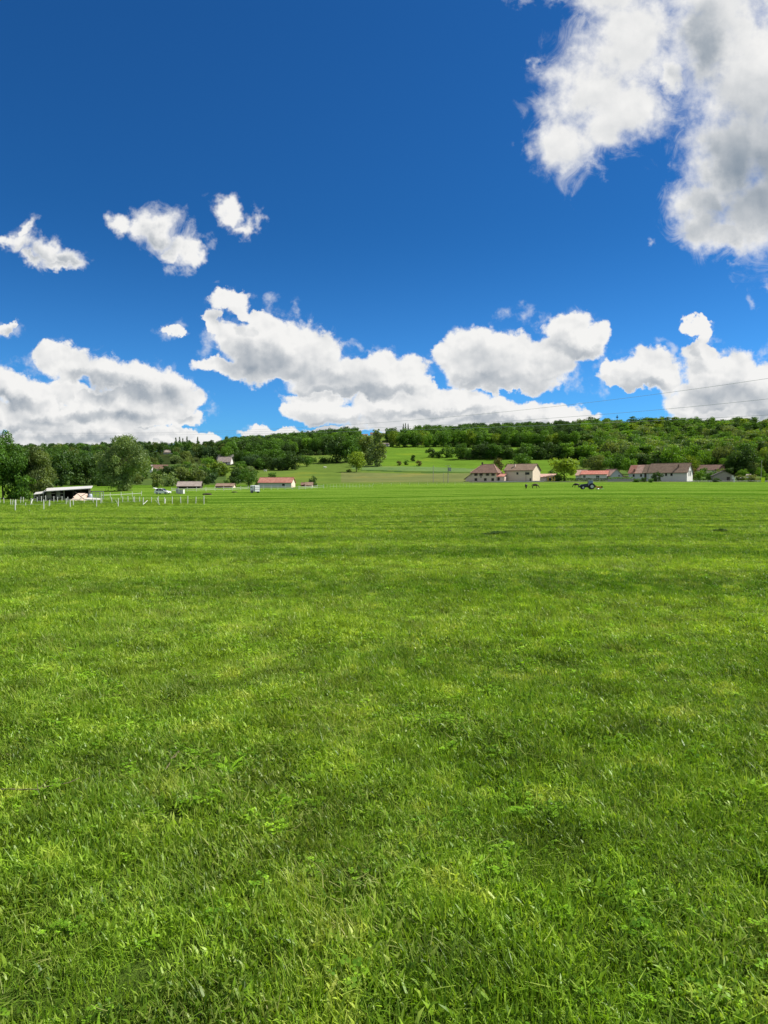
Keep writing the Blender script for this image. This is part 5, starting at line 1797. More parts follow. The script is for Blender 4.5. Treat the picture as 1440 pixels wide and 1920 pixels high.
def old_wagon():
    p = at(55, 934)
    s = m_per_px(p)
    o = thing('hay_wagon', 'weathered grey slatted wagon under the left-edge trees, left of the shed', 'wagon', p, R(-5))
    w = 38 * s
    MB().box(-w / 2, w / 2, -.9, .9, .62, .74).build('bed', WOOD_GR, o)
    for k in range(8):
        x = -w / 2 + .06 + k * (w - .12) / 7
        MB().box(x - .06, x + .06, -.95, -.904, .55, 1.75).build('stake', WOOD_GR, o)
    for z in (1.0, 1.4, 1.7): MB().box(-w / 2, w / 2, -1.0, -.954, z, z + .13).build('slat', WOOD_GR, o)
    for x in (-w / 2 + .6, w / 2 - .6):
        for y in (-.8, .8):
            wh = MB().disc((x, y, .35), (0, 1, 0), .36, .16, 14).build('wheel', RUBBER, o)
            MB().disc((x, y - .09, .35), (0, 1, 0), .16, .05, 10).build('hub', GREY_M, wh)
    MB().tube((-w / 2, 0, .6), (-w / 2 - 1.4, 0, .35), .05, 6).build('drawbar', DARK_M, o)


old_wagon()


# ------------------------------------------------------------------ fences
post_me = MB().tube((0, 0, -.25), (0, 0, 1.0), .048, 7).add([(0, 0, 1.04)], []).mesh('post', WHITE_OLD)


def post_fence(name, label, posts, hgt, tape_z=(), tape_r=.012, braces=(), group=None, tape_mat=TAPE, rad=1.0):
    """posts: (px, row of the foot[, lean]); one thing with every post a part"""
    P = [at(q[0], q[1]) for q in posts]
    o = thing(name, label, 'fence', P[0], 0, group)
    org = P[0]
    for q, p in zip(posts, P):
        b = link('post', post_me, parent=o)
        h = hgt * random.uniform(.92, 1.08) if len(q) < 4 else q[3]
        b.location = p - org; b.scale = (rad, rad, h)
        b.rotation_euler = (random.gauss(0, .02), q[2] if len(q) > 2 else random.gauss(0, .025), 0)
    for z in tape_z:
        t = MB()
        t.path([p - org + Vector((0, -.06, z * hgt)) for p in P], tape_r * .4, 5)
        t.build('tape', tape_mat, o)
    for (x0, y0, x1, r0) in braces:
        a, b = at(x0, y0), at(x1, y0 - .5)
        MB().tube(a - org + Vector((0, 0, r0[0])), b - org + Vector((0, 0, r0[1])), .05, 6).build('brace', WHITE_OLD, o)
    return o


random.seed(31)
post_fence('paddock_fence', 'front row of irregular white posts with braces around the paddock at left', [(28.5, 958), (82, 956.5), (131.7, 952.5), (181, 951.5, .02), (221.5, 950.5, .03), (268, 947.5), (298.5, 947, -.25), (308.5, 947), (323, 945.5), (339, 945.5), (352, 945.5), (367, 945.5, .05), (382.5, 945.5)], 1.50, (.55, .92),
           braces=[(57, 948, 62, (0.1, 1.2)), (217, 950, 222, (1.15, .2)), (268.5, 947.4, 276.5, (.15, .85)), (291, 946.8, 298.5, (.95, .05)), (309.5, 947, 310.5, (0, 1.1))], rad=1.45)
post_fence('paddock_fence', 'far row of short white posts in front of the open shed', [(0, 944), (7.5, 944), (20, 947), (23, 947, .15), (30, 948), (38.5, 943.5), (44, 943.5), (57, 948, .2), (60, 946, -.15), (69.5, 942.5), (77.5, 941), (86, 940), (91.5, 949, .1), (93.5, 950), (101, 941.5), (108, 941.5), (116, 940), (124, 947), (127, 943), (137.5, 948), (152, 941), (158, 944), (175, 942.5), (189, 945.5), (191, 944), (210, 942.5, -.1), (230, 941.5), (240, 941.5), (250, 942), (252.5, 942.5), (262, 942.8), (284, 942.8), (297, 941.5)], 1.2, (.8,), rad=1.35)
post_fence('paddock_fence', 'few low white stakes in the rough grass at the left edge', [(48, 951), (55, 958.5, 0, .12)], .75, ())


def rail_fence(label, posts, hgt, rails, rail_r=.045, rad=1.3, group='white rail fences across the meadow'):
    P = [at(*q) for q in posts]
    o = thing('rail_fence', label, 'fence', P[0], 0, group)
    for p in P:
        b = link('post', post_me, parent=o); b.location = p - P[0]; b.scale = (rad, rad, hgt * random.uniform(.96, 1.04))
    for z in rails:
        for a, c in zip(P[:-1], P[1:]):
            A, B = a - P[0] + Vector((0, -.09, z)), c - P[0] + Vector((0, -.09, z + random.uniform(-.03, .03)))
            MB().tube(A, B, rail_r, 5).build('rail', WHITE_OLD, o)
    return o


rail_fence('short white rail fence with four posts below the willow', [(190, 934.5), (206.6, 933.5), (227, 932.5), (248, 931.5), (265.5, 930)], 1.35, (.75,), .04)
rail_fence('long white rail fence running from the parked car past the horse trailer', [(322, 922.5), (334, 922.2), (351, 921.8), (368.5, 921.5), (386, 921), (403.3, 920.5), (419.5, 920), (435.7, 919.6), (451.4, 919), (465.5, 918.5), (494, 918), (508.5, 918), (521, 918), (534.7, 918), (548, 918), (560.5, 917.8), (572.5, 917.4), (584.5, 916.6), (595, 916), (607, 915.6)], 1.45, (.95, .45))
rail_fence('thin white fence of close slender posts in the middle of the far meadow edge', [(613 + 6.1 * k, 915.3 - .05 * k) for k in range(0, 15)], 1.5, (.7,), .022, .55)
rail_fence('low white rail along the road at the right edge', [(1292, 904.5), (1310, 904.3), (1330, 904.2), (1350, 904.2), (1375, 904.2), (1400, 904.2), (1420, 904.2), (1450, 904.2)], .8, (.72,), .05, 1.3)
post_fence('wire_fence', 'thin wire fence with grey stakes across the rough slope', [(700 + 17 * k, 910.5 - .15 * k) for k in range(12)], 1.2, (.5, .9), .008, rad=.5)
pw = MB().box(-.16, .16, -.16, .16, -.3, 2.4).build('gate_post', WHITE, None); pw.location = at(1376.5, 904); tag(pw, 'stout white post at the right corner of the plank shed', 'post')


# ------------------------------------------------------------------ road, wall, hedges
def ribbon(name, pts, width, mat, lift=.05):
    vs, fs = [], []
    for i, (px, d) in enumerate(pts):
        for q in (-1, 1):
            p = at_d(px, d + q * width / 2); vs.append((p.x, p.y, p.z + lift))
        if i: fs.append((2 * i - 2, 2 * i, 2 * i + 1, 2 * i - 1))
    me = bpy.data.meshes.new(name); me.from_pydata(vs, [], fs); o = link(name, me, mat); o['kind'] = 'structure'
    return o


ribbon('road', [(880 + 10 * k, 346) for k in range(0, 80)], 5.0, ASPHALT, .12)


def wall_run(name, label, cat, px0, px1, d, h, th, mat, step=4):
    o = thing(name, label, cat, at_d(px0, d), 0)
    org = o.location
    n = max(1, int((px1 - px0) / step))
    m, c = MB(), MB()
    for k in range(n):
        a, b = at_d(px0 + (px1 - px0) * k / n, d), at_d(px0 + (px1 - px0) * (k + 1) / n, d)
        z = max(a.z, b.z) - org.z
        m.box(a.x - org.x, b.x - org.x, 0, th, z - 1.2, z + h); c.box(a.x - org.x, b.x - org.x, -.06, th + .06, z + h + .003, z + h + .1)
    m.build('wall', mat, o); c.build('coping', STONE, o)
    return o


wall_run('garden_wall', 'low grey garden wall along the road below the gabled house', 'wall', 1139, 1203, 352, 1.15, .3, STONE)
wall_run('house_wall', 'long pale kerb wall in front of the farm', 'wall', 930, 1020, 352, .35, .3, PLASTER_G)


def hedge(label, px0, px1, d, h, wd, tint, seed):
    o = thing('hedge', label, 'hedge', at_d((px0 + px1) / 2, d), 0)
    r = np.random.default_rng(seed)
    a, b = at_d(px0, d), at_d(px1, d)
    L = b.x - a.x; n = int(L * h * wd * 26)
    pos = np.stack([r.uniform(-L / 2, L / 2, n), r.uniform(-wd / 2, wd / 2, n), h * (1 - r.random(n) ** 1.8)], 1)
    pos[:, 2] += .12 * np.sin(pos[:, 0] * 1.3 + seed)
    nrm = r.normal(size=(n, 3)) + [0, -.3, .5]; nrm /= np.linalg.norm(nrm, axis=1, keepdims=True)
    t = np.cross(nrm, r.normal(size=(n, 3))); t /= np.linalg.norm(t, axis=1, keepdims=True); q = np.cross(nrm, t)
    s = .24 * r.uniform(.6, 1.3, n)[:, None]
    v = np.stack([pos - t * s, pos - q * s * .6, pos + t * s, pos + q * s * .6], 1).reshape(-1, 3)
    me = np_mesh('leaves', v, np.arange(n * 4).reshape(n, 4)); set_attr(me, 'tone', np.repeat(r.uniform(0, .8, n), 4)); me.materials.append(leaf_mat(tint))
    link('leaves', me, parent=o)
    st = MB()
    for k in range(max(2, int(L / 2))): x = -L / 2 + (k + .5) * L / max(2, int(L / 2)); st.tube((x, 0, -.3), (x, 0, h * .7), .05, 5)
    st.build('stems', BARK, o)
    return o


hedge('dark clipped hedge in front of the red-roofed bungalow', 1040, 1139, 358, 1.5, 1.4, 'dark green', 3)
hedge('bright low hedge below the blue-grey gabled house', 1141, 1186, 362, 1.9, 1.4, 'bright green', 5)
hedge('dark hedge between the white post and the yellow panel', 1380, 1428, 360, 1.5, 1.2, 'mid green', 8)
hedge('dark hedge bank in front of the plank shed and half-hidden house', 1300, 1338, 360, 1.2, 1.2, 'dark green', 9)


# ------------------------------------------------------------------ poles and lines
def pole(label, px, base, top, r=.13, arm=False, mat=WOOD_GR, name='utility_pole'):
    p = at(px, base); v = pdir(px, top); h = CAM_H + v[2] / v[1] * p.y - p.z
    o = thing(name, label, 'pole', p, 0)
    MB().tube((0, 0, -.5), (0, 0, h), r * 1.15, 8, r * .8).build('mast', mat, o)
    if arm:
        MB().box(-1.3, 1.3, -.07, .07, h - .5, h - .34).build('crossarm', mat, o)
        for x in (-1.1, 0, 1.1): MB().tube((x, 0, h - .33), (x, 0, h - .08), .05, 6).build('insulator', WHITE_OLD, o)
    else:
        MB().tube((-.02, -r, h - .5), (.35, -r - .2, h - .5), .04, 5).tube((.35, -r - .2, h - .5), (.35, -r - .2, h - .25), .05, 6).build('insulator', WHITE_OLD, o)
    return o, h


pole('bare wooden pole on the rough slope left of the farm', 812.3, 904.5, 873)
o_, h_ = pole('wooden pole with a grey transformer and crossarm left of the farmhouse', 840, 905, 872, .16, True)
MB().box(.2, 1.5, -.6, .6, h_ - 3.0, h_ - 1.2).build('transformer', GREY_M, o_)
pole('short grey stake pole between the two wooden poles', 831.5, 905, 886, .08)
pole('utility pole near the right edge above the yellow panel', 1427, 903.5, 863, .14)
o_, h_ = pole('slim radio mast rising above the wood on the right skyline', 1157, 797, 778, .5, mat=DARK_M, name='radio_mast')
MB().box(-1.6, 1.6, -.5, .5, h_ - 4.2, h_ - 2.6).build('antenna', DARK_M, o_)


def power_line(label, pts, r=.034):
    """pts: photograph points; the line runs from the far left hill to close by on the right"""
    xs = [q[0] for q in pts]; ys = [q[1] for q in pts]
    co = np.polyfit(xs, ys, min(4, len(pts) - 1))
    P = []
    for px in np.linspace(-60, 1640, 90):
        inv = 1 / 1250 + (1 / 150 - 1 / 1250) * (px - 0) / 1440
        d = 1 / max(inv, 1 / 1600)
        v = pdir(px, float(np.polyval(co, px)))
        P.append((v[0] / v[1] * d, d, CAM_H + v[2] / v[1] * d))
    o = MB().path(P, r, 4).build('power_line', solid('weathered_cable', (0.36, 0.39, 0.43), .6, .05))
    tag(o, label, 'power line', 'power lines across the valley')


power_line('uppermost power line, crossing from the left skyline to the right edge', [(-60, 808), (240, 811.5), (440, 807), (600, 800), (740, 790), (1000, 767), (1210, 741), (1440, 710), (1640, 678)])
power_line('middle power line, below the uppermost one towards the right edge', [(-60, 811), (240, 813), (440, 810), (700, 802), (1000, 786), (1280, 766), (1440, 746), (1640, 724)])
power_line('lowest power line, just over the wood on the right skyline', [(-60, 814), (240, 815.5), (440, 814), (700, 808), (1000, 798), (1290, 786), (1440, 778), (1640, 766)])


# ------------------------------------------------------------------ vehicles
def loft(sections, close=True):
    """sections: lists of points of equal count -> skin"""
    m = MB(); n = len(sections[0])
    vs = [p for s in sections for p in s]; fs = []
    for i in range(len(sections) - 1):
        for k in range(n):
            a, b = i * n + k, i * n + (k + 1) % n
            fs.append((a, b, b + n, a + n))
    fs += [tuple(range(n - 1, -1, -1)), tuple(range((len(sections) - 1) * n, len(sections) * n))]
    return m.add(vs, fs)


def wheel(o, x, y, r, w, rim=SILVER, side=-1):
    t = MB().disc((x, y, r), (0, 1, 0), r, w, 18).build('wheel', RUBBER, o)
    MB().disc((x, y + side * w * .5, r), (0, 1, 0), r * .6, .05, 14).build('rim', rim, t)
    return t


def car(label, p, rot, paint, L=4.3, W=1.78, H=1.5, hatch_open=False, group=None, name='parked_car', cat='car'):
    """a hatchback, front towards +x"""
    o = thing(name, label, cat, p, R(rot), group)
    # body: side outline lofted over the width with tumblehome
    lo = [(-L / 2, .35), (-L / 2 + .02, .75), (-L / 2 + .12, .92), (L * .18, .95), (L * .40, .86), (L / 2 - .03, .70), (L / 2, .42), (L / 2 - .1, .25), (-L / 2 + .1, .25)]
    secs = []
    for y, k in ((-W / 2, .92), (-W / 2 + .08, 1), (W / 2 - .08, 1), (W / 2, .92)):
        secs.append([(x * (1 if abs(k - 1) < .01 else .985), y, z * (1 if abs(k - 1) < .01 else .97) + (.0 if abs(k - 1) < .01 else .01)) for x, z in lo])
    b = loft(secs).build('body', paint, o)
    cab = [(-L / 2 + .14, .93), (-L / 2 + .42, H - .06), (-L * .18, H), (L * .02, H - .03), (L * .24, .94)]
    secs = [[(x, y * (1 - .16 * (z - .93) / (H - .93)), z) for x, z in cab] for y in (-W / 2 + .07, W / 2 - .07)]
    loft(secs).build('cabin', paint, o)
    for q in (-1, 1):
        def P(x, z, off=.012): return (x, q * ((W / 2 - .07) * (1 - .16 * (z - .93) / (H - .93)) + off), z)
        for x0, x1, t0, t1 in ((-L * .37, -L * .18, -L * .33, -L * .18), (-L * .15, L * .01, -L * .15, L * .0), (L * .03, L * .20, L * .03, L * .06)):
            gl = MB().add([P(x0, .98), P(x1, .98), P(t1, H - .12), P(t0, H - .12)], [(0, 1, 2, 3), (3, 2, 1, 0)]); gl.build('side_window', GLASS, o)
    ws = MB().add([(L * .235, -W / 2 + .16, .97), (L * .235, W / 2 - .16, .97), (L * .04, W / 2 - .24, H - .05), (L * .04, -W / 2 + .24, H - .05)], [(0, 1, 2, 3)])
    for i_, v_ in enumerate(ws.v): ws.v[i_] = (v_[0] + .02, v_[1], v_[2] + .012)
    ws.build('windscreen', GLASS, o)
    if hatch_open:
        MB().slab([(-L / 2 + .40, -W / 2 + .2, H - .02), (-L / 2 + .40, W / 2 - .2, H - .02), (-L / 2 - .55, W / 2 - .22, H + .18), (-L / 2 - .55, -W / 2 + .22, H + .18)], .06).build('tailgate', paint, o)
        MB().add([(-L / 2 + .13, -W / 2 + .2, .95), (-L / 2 + .13, W / 2 - .2, .95), (-L / 2 + .38, W / 2 - .26, H - .08), (-L / 2 + .38, -W / 2 + .26, H - .08)], [(3, 2, 1, 0)]).build('boot_dark_sheet', BLACK_P, o)  # black sheet in place of the dark hollow of the boot
    else:
        MB().add([(-L / 2 + .16, -W / 2 + .2, 1.0), (-L / 2 + .16, W / 2 - .2, 1.0), (-L / 2 + .36, W / 2 - .26, H - .12), (-L / 2 + .36, -W / 2 + .26, H - .12)], [(3, 2, 1, 0)]).build('rear_window', GLASS, o)
        for v_ in []: pass
    for x in (-L * .30, L * .31):
        for q in (-1, 1): wheel(o, x, q * (W / 2 - .10), .31, .22, SILVER, q)
    for q in (-1, 1):
        MB().box(L / 2 - .16, L / 2 - .01, q * W * .36 - .16, q * W * .36 + .16, .60, .72).build('headlight', WHITE, o)
        MB().box(-L / 2 - .012, -L / 2 + .1, q * W * .42 - .07, q * W * .42 + .07, .66, .90).build('tail_light', RED_M, o)
        MB().box(L * .17, L * .21, q * (W / 2 + .04) - .07, q * (W / 2 + .04) + .07, .98, 1.10).build('wing_mirror', paint, o)
    MB().box(L / 2 - .02, L / 2 + .012, -.3, .3, .36, .50).build('grille', BLACK_P, o)
    return o


p_ = at(305, 926.5); cr = car('white car with its tailgate raised, parked on the meadow near the willow', p_, -14, WHITE, L=4.5, H=1.62, hatch_open=True)
p_ = at_d(1246, 366); car('white car parked in front of the long house', p_, 172, WHITE, H=1.5)
p_ = at_d(1040, 372); car('silver-grey car parked beside the yellow porch', p_, 8, SILVER, H=1.5)
p_ = at_d(1016, 371); car('dark car standing under the yellow porch', at_d(1029, 373), 80, BLACK_P, H=1.5)
p_ = at_d(1291, 366)
vn = at_d(388, 470); o_ = thing('caravan', 'small white caravan among the bushes below the olive tree', 'caravan', vn, R(-6))
cp = [(-2.2, .5), (-2.35, 1.2), (-1.9, 2.3), (1.7, 2.4), (2.2, 1.5), (2.1, .5)]
loft([[(x, y, z) for x, z in cp] for y in (-1.05, 1.05)]).build('body', WHITE_OLD, o_)
for x in (-1.1, .5): MB().box(x - .5, x + .5, -1.07, -1.053, 1.25, 1.85).build('window', GLASS, o_)
wheel(o_, 0, -.95, .32, .2, SILVER, -1); wheel(o_, 0, .95, .32, .2, SILVER, 1)
MB().tube((2.1, 0, .5), (3.2, 0, .45), .06, 6).build('drawbar', DARK_M, o_)


def horse_trailer():
    p = at(482.5, 924.3)
    s = m_per_px(p)
    o = thing('horse_trailer', 'white horse trailer with dark trim standing before the rail fence', 'horse trailer', p, R(38))
    W, L, H = 1.75, 2.9, 2.25; z0 = .42
    prof = [(-W / 2, z0), (-W / 2, H - .18), (-W / 2 + .14, H - .03), (0, H + .03), (W / 2 - .14, H - .03), (W / 2, H - .18), (W / 2, z0)]
    # its ramp faces the camera's right, the long side its left
    MB().prism(prof, 0, L, 'y').build('body', WHITE, o)
    f = MB()
    for x in (-W / 2 - .02, W / 2 - .06): f.box(x, x + .08, -.035, -.004, z0, H - .1)
    f.box(-W / 2 + .061, W / 2 - .061, -.035, -.004, z0 + .62, z0 + .70); f.box(-W / 2 + .061, W / 2 - .061, -.03, -.004, z0 + 1.24, z0 + 1.32)
    f.build('trim', DARK_M, o)
    for z, h in ((z0 + .02, .58), (z0 + .72, .50), (z0 + 1.34, .36)): MB().box(-W / 2 + .1, W / 2 - .1, -.05, -.006, z, z + h).build('ramp_panel', WHITE, o)
    for q in (-1, 1):
        t = MB()
        for y in (.0, L * .5, L - .07): t.box(min(q * (W / 2 + .004), q * (W / 2 + .03)), max(q * (W / 2 + .004), q * (W / 2 + .03)), y, y + .07, z0, H - .2)
        t.build('side_trim', DARK_M, o)
        MB().box(min(q * (W / 2 + .004), q * (W / 2 + .02)), max(q * (W / 2 + .004), q * (W / 2 + .02)), L * .62, L * .85, 1.55, 1.85).build('window', GLASS, o)
        m = MB().box(min(q * (W / 2 + .004), q * (W / 2 + .28)), max(q * (W / 2 + .004), q * (W / 2 + .28)), L * .28, L * .74, .66, .72); m.build('mudguard', DARK_M, o)
        for y in (L * .40, L * .62):
            t = MB().disc((q * (W / 2 + .14), y, .31), (1, 0, 0), .31, .2, 16).build('wheel', RUBBER, o)
            MB().disc((q * (W / 2 + .25), y, .31), (1, 0, 0), .18, .04, 12).build('rim', SILVER, t)
    MB().tube((0, L, .5), (0, L + 1.2, .45), .06, 6).tube((0, L + .9, .45), (0, L + .9, 0), .05, 6).build('drawbar', DARK_M, o)


horse_trailer()


def tractor():
    """front towards -x, mower behind at +x"""
    p = at(1104, 917.5)
    s = m_per_px(p)
    o = thing('tractor', 'dark blue tractor with a glazed cab driving over the far meadow', 'tractor', p, R(-6))
    o.scale = (1.0, 1.0, 1.04)
    # bonnet with a sloping nose
    pr = [(-2.55, .85), (-2.6, 1.15), (-2.35, 1.45), (-.35, 1.72), (-.35, .8)]
    loft([[(x, y * .9 if z > 1.4 else y, z) for x, z in pr] for y in (-.42, .42)]).build('bonnet', NAVY, o)
    MB().box(-2.6, 1.3, -.28, .28, .55, .84).build('chassis', DARK_M, o)
    MB().box(-2.66, -2.6, -.33, .33, .9, 1.25).build('grille', DARK_M, o)
    c = MB()
    corners = [(-.25, -.72), (1.15, -.76), (1.15, .76), (-.25, .72)]
    tops = [(-.05, -.64), (1.05, -.66), (1.05, .66), (-.05, .64)]
    for (x, y), (u, v) in zip(corners, tops): c.tube((x, y, 1.05), (u, v, 2.62), .05, 6)
    c.build('cab_frame', SILVER, o)
    MB().slab([(-.25, -.80, 2.80), (1.25, -.80, 2.80), (1.25, .80, 2.80), (-.25, .80, 2.80)], .16).build('cab_roof', SILVER, o)
    cabglass = solid('cab_glass', (0.16, 0.22, 0.28), .06, .02, 1.0, spec=.7)
    g = MB()
    for i in range(4):
        j = (i + 1) % 4
        a, b = corners[i], corners[j]; u, v = tops[j], tops[i]
        g.add([(a[0], a[1], 1.12), (b[0], b[1], 1.12), (u[0], u[1], 2.6), (v[0], v[1], 2.6)], [(0, 1, 2, 3), (3, 2, 1, 0)])
    g.build('cab_glazing', cabglass, o)
    MB().box(.2, .9, -.3, .3, 1.0, 1.25).box(.75, .9, -.3, .3, 1.252, 1.9).build('seat', DARK_M, o)
    for q in (-1, 1):
        y = q * .95
        t = MB().disc((.75, y, .85), (0, 1, 0), .85, .48, 26).build('rear_wheel', RUBBER, o)
        MB().disc((.75, y + q * .245, .85), (0, 1, 0), .48, .06, 18).build('rim', SILVER, t)
        lug = MB()
        for k in range(16):
            a = k * math.pi / 8; ca, sa = math.cos(a), math.sin(a)
            lug.tube((.75 + .86 * ca, y - .2, .85 + .86 * sa), (.75 + .86 * math.cos(a + .14), y + .2, .85 + .86 * math.sin(a + .14)), .04, 4)
        lug.build('tread', RUBBER, t)
        t = MB().disc((-1.85, q * .85, .56), (0, 1, 0), .56, .36, 22).build('front_wheel', RUBBER, o)
        MB().disc((-1.85, q * 1.035, .56), (0, 1, 0), .30, .05, 16).build('rim', SILVER, t)
        m = MB()
        for k in range(7):
            a0, a1 = .35 + k * .33, .35 + (k + 1) * .33
            A, B = (.75 + .95 * math.cos(a0), .85 + .95 * math.sin(a0)), (.75 + .95 * math.cos(a1), .85 + .95 * math.sin(a1))
            m.slab([(A[0], y - .28, A[1]), (A[0], y + .28, A[1]), (B[0], y + .28, B[1]), (B[0], y - .28, B[1])], .05)
        m.build('mudguard', NAVY, o)
        MB().box(-2.62, -2.55, q * .3 - .1, q * .3 + .1, 1.15, 1.3).build('headlight', WHITE, o)
    MB().tube((-.55, -.5, 1.6), (-.55, -.5, 2.75), .05, 8).build('exhaust', DARK_M, o)
    MB().box(-3.15, -2.62, -.45, .45, .55, .95).build('front_weight', DARK_M, o)
    MB().tube((1.3, -.3, .6), (1.9, -.3, .6), .06, 6).tube((1.3, .3, .6), (1.9, .3, .6), .06, 6).tube((1.2, 0, 1.2), (1.9, 0, 1.05), .05, 6).build('linkage', DARK_M, o)
    # the mower it carries: a thing of its own, hung on the linkage
    k = Matrix.LocRotScale(p, Euler((0, 0, R(-6))), None)
    h = thing('hay_mower', 'red and grey hay mower hitched behind the dark blue tractor', 'mower', k @ Vector((1.95, 0, 0)), R(-6))
    h.scale = (.86, 1, 1.05)
    MB().box(0, .14, -.5, .5, .5, 1.15).build('headstock', RED_M, h)
    MB().tube((.1, 0, .95), (1.3, 0, .62), .09, 8).build('beam', RED_M, h)
    for x, y in ((.75, -.75), (1.6, .0), (.75, .75)):
        d_ = MB().tube((x, y, .12), (x, y, .30), .46, 16, .26).build('rotor', GREY_M, h)
        tn = MB()
        for q in range(6):
            a = q * math.pi / 3; tn.tube((x, y, .2), (x + .72 * math.cos(a), y + .72 * math.sin(a), .1), .022, 4)
        tn.build('tine', RED_M, d_)
        MB().tube((x, y, .3), (x, y, .75), .07, 6).build('rotor_axle', RED_M, h)
    MB().slab([(.35, -1.2, .82), (1.9, -1.2, .78), (1.9, -1.16, .78), (.35, -1.16, .82)], .32).build('side_guard', RED_M, h)
    MB().box(1.95, 2.45, -.35, .35, .42, .95).build('rear_guard', BLACK_P, h)
    MB().box(2.1, 2.8, -.5, -.2, .06, .22).build('skid', WHITE_OLD, h)


tractor()


# ------------------------------------------------------------------ horses
def horse_parts(coat):
    """a grazing horse, head towards +x; body one skinned mesh"""
    J = [  # name, point, radius, parent
        ('pelvis', (-.62, 0, 1.22), 0.356, None), ('belly', (-.12, 0, 1.14), 0.396, 'pelvis'), ('chest', (.42, 0, 1.17), 0.356, 'belly'), ('withers', (.62, 0, 1.22), 0.290, 'chest'),
        ('neck1', (.88, 0, 1.10), 0.218, 'withers'), ('neck2', (1.14, 0, .80), 0.165, 'neck1'), ('poll', (1.32, 0, .56), 0.139, 'neck2'), ('face', (1.40, 0, .34), 0.116, 'poll'), ('muzzle', (1.44, 0, .12), 0.082, 'face'),
        ('croup', (-.86, 0, 1.18), 0.224, 'pelvis'),
    ]
    for q, n in ((-.16, 'l'), (.16, 'r')):
        J += [('sh' + n, (.55, q, .92), 0.165, 'chest'), ('elb' + n, (.56, q, .70), 0.112, 'sh' + n), ('kn' + n, (.58 + q * .3, q, .42), 0.073, 'elb' + n), ('fet' + n, (.57 + q * .3, q, .12), 0.059, 'kn' + n), ('hoof' + n, (.62 + q * .3, q, .02), 0.077, 'fet' + n),
              ('st' + n, (-.62, q * 1.05, .90), 0.211, 'pelvis'), ('hk' + n, (-.80 + q * .5, q, .53), 0.087, 'st' + n), ('hf' + n, (-.74 + q * .5, q, .13), 0.062, 'hk' + n), ('hh' + n, (-.68 + q * .5, q, .02), 0.079, 'hf' + n)]
    idx = {j[0]: i for i, j in enumerate(J)}
    me = bpy.data.meshes.new('body')
    me.from_pydata([j[1] for j in J], [(idx[j[3]], i) for i, j in enumerate(J) if j[3]], [])
    tmp = bpy.data.objects.new('body', me); COL.objects.link(tmp)
    sk = tmp.modifiers.new('skin', 'SKIN'); sk.use_smooth_shade = True
    for i, j in enumerate(J):
        me.skin_vertices[0].data[i].radius = (j[2], j[2]); me.skin_vertices[0].data[i].use_root = (i == 0)
    sb = tmp.modifiers.new('smooth', 'SUBSURF'); sb.levels = 1; sb.render_levels = 1
    dg = bpy.context.evaluated_depsgraph_get()
    body = bpy.data.meshes.new_from_object(tmp.evaluated_get(dg))
    bpy.data.objects.remove(tmp)
    body.materials.clear(); body.materials.append(coat)
    for p_ in body.polygons: p_.use_smooth = True
    mane = MB()
    for a, b in (((.62, 0, 1.46), (.92, 0, 1.28)), ((.92, 0, 1.28), (1.2, 0, .93)), ((1.2, 0, .93), (1.36, 0, .66))):
        mane.slab([(a[0], -.03, a[2]), (b[0], -.03, b[2]), (b[0] + .02, .03, b[2]), (a[0] + .02, .03, a[2])], .20)
    tail = MB().tube((-.98, 0, 1.28), (-1.10, 0, 1.05), .055, 7, .075).tube((-1.10, 0, 1.05), (-1.10, 0, .50), .075, 7, .02)
    ears = MB()
    for q in (-.06, .06): ears.tube((1.27, q, .66), (1.22, q * 1.4, .80), .032, 5, .006)
    return body, mane, tail, ears


def horse(label, px, base, rot, coat, hair):
    p = at(px, base)
    o = thing('horse', label, 'horse', p, R(rot), 'horses grazing on the far meadow')
    body, mane, tail, ears = horse_parts(coat)
    link('body', body, parent=o); mane.build('mane', hair, o); tail.build('tail', hair, o); ears.build('ears', coat, o)
    return o


COAT = solid('dark_bay_coat', (0.028, 0.018, 0.014), .55, .15, 2.0); COAT2 = solid('brown_coat', (0.060, 0.032, 0.022), .55, .15, 2.0)
HAIR = solid('horse_hair', (0.012, 0.009, 0.008), .7, .1, 5.0)
horse('dark horse seen from behind, grazing at the left of the pair below the farm', 986.5, 916.3, 78, COAT, HAIR)
horse('brown horse grazing side-on with its head to the right', 1003, 915.5, -8, COAT2, HAIR)
horse('dark horse grazing with its head to the left, behind the tractor', 1081, 914.3, 176, COAT, HAIR)

# ------------------------------------------------------------------ small things about the meadow
def mound(label, px, base, r, h, mat, name='molehill', cat='mound', seed=1):
    bm = bmesh.new(); bmesh.ops.create_icosphere(bm, subdivisions=3, radius=1.0)
    for v in bm.verts:
        k = 1 + .22 * (float(vnoise(v.co.x * 2.3 + seed, v.co.y * 2.3 + v.co.z, seed)) - .5) * 2
        v.co = Vector((v.co.x * r * k, v.co.y * r * k * .8, v.co.z * h * k))
    me = bpy.data.meshes.new(name); bm.to_mesh(me); bm.free()
    o = link(name, me, mat); o.location = at(px, base); tag(o, label, cat)


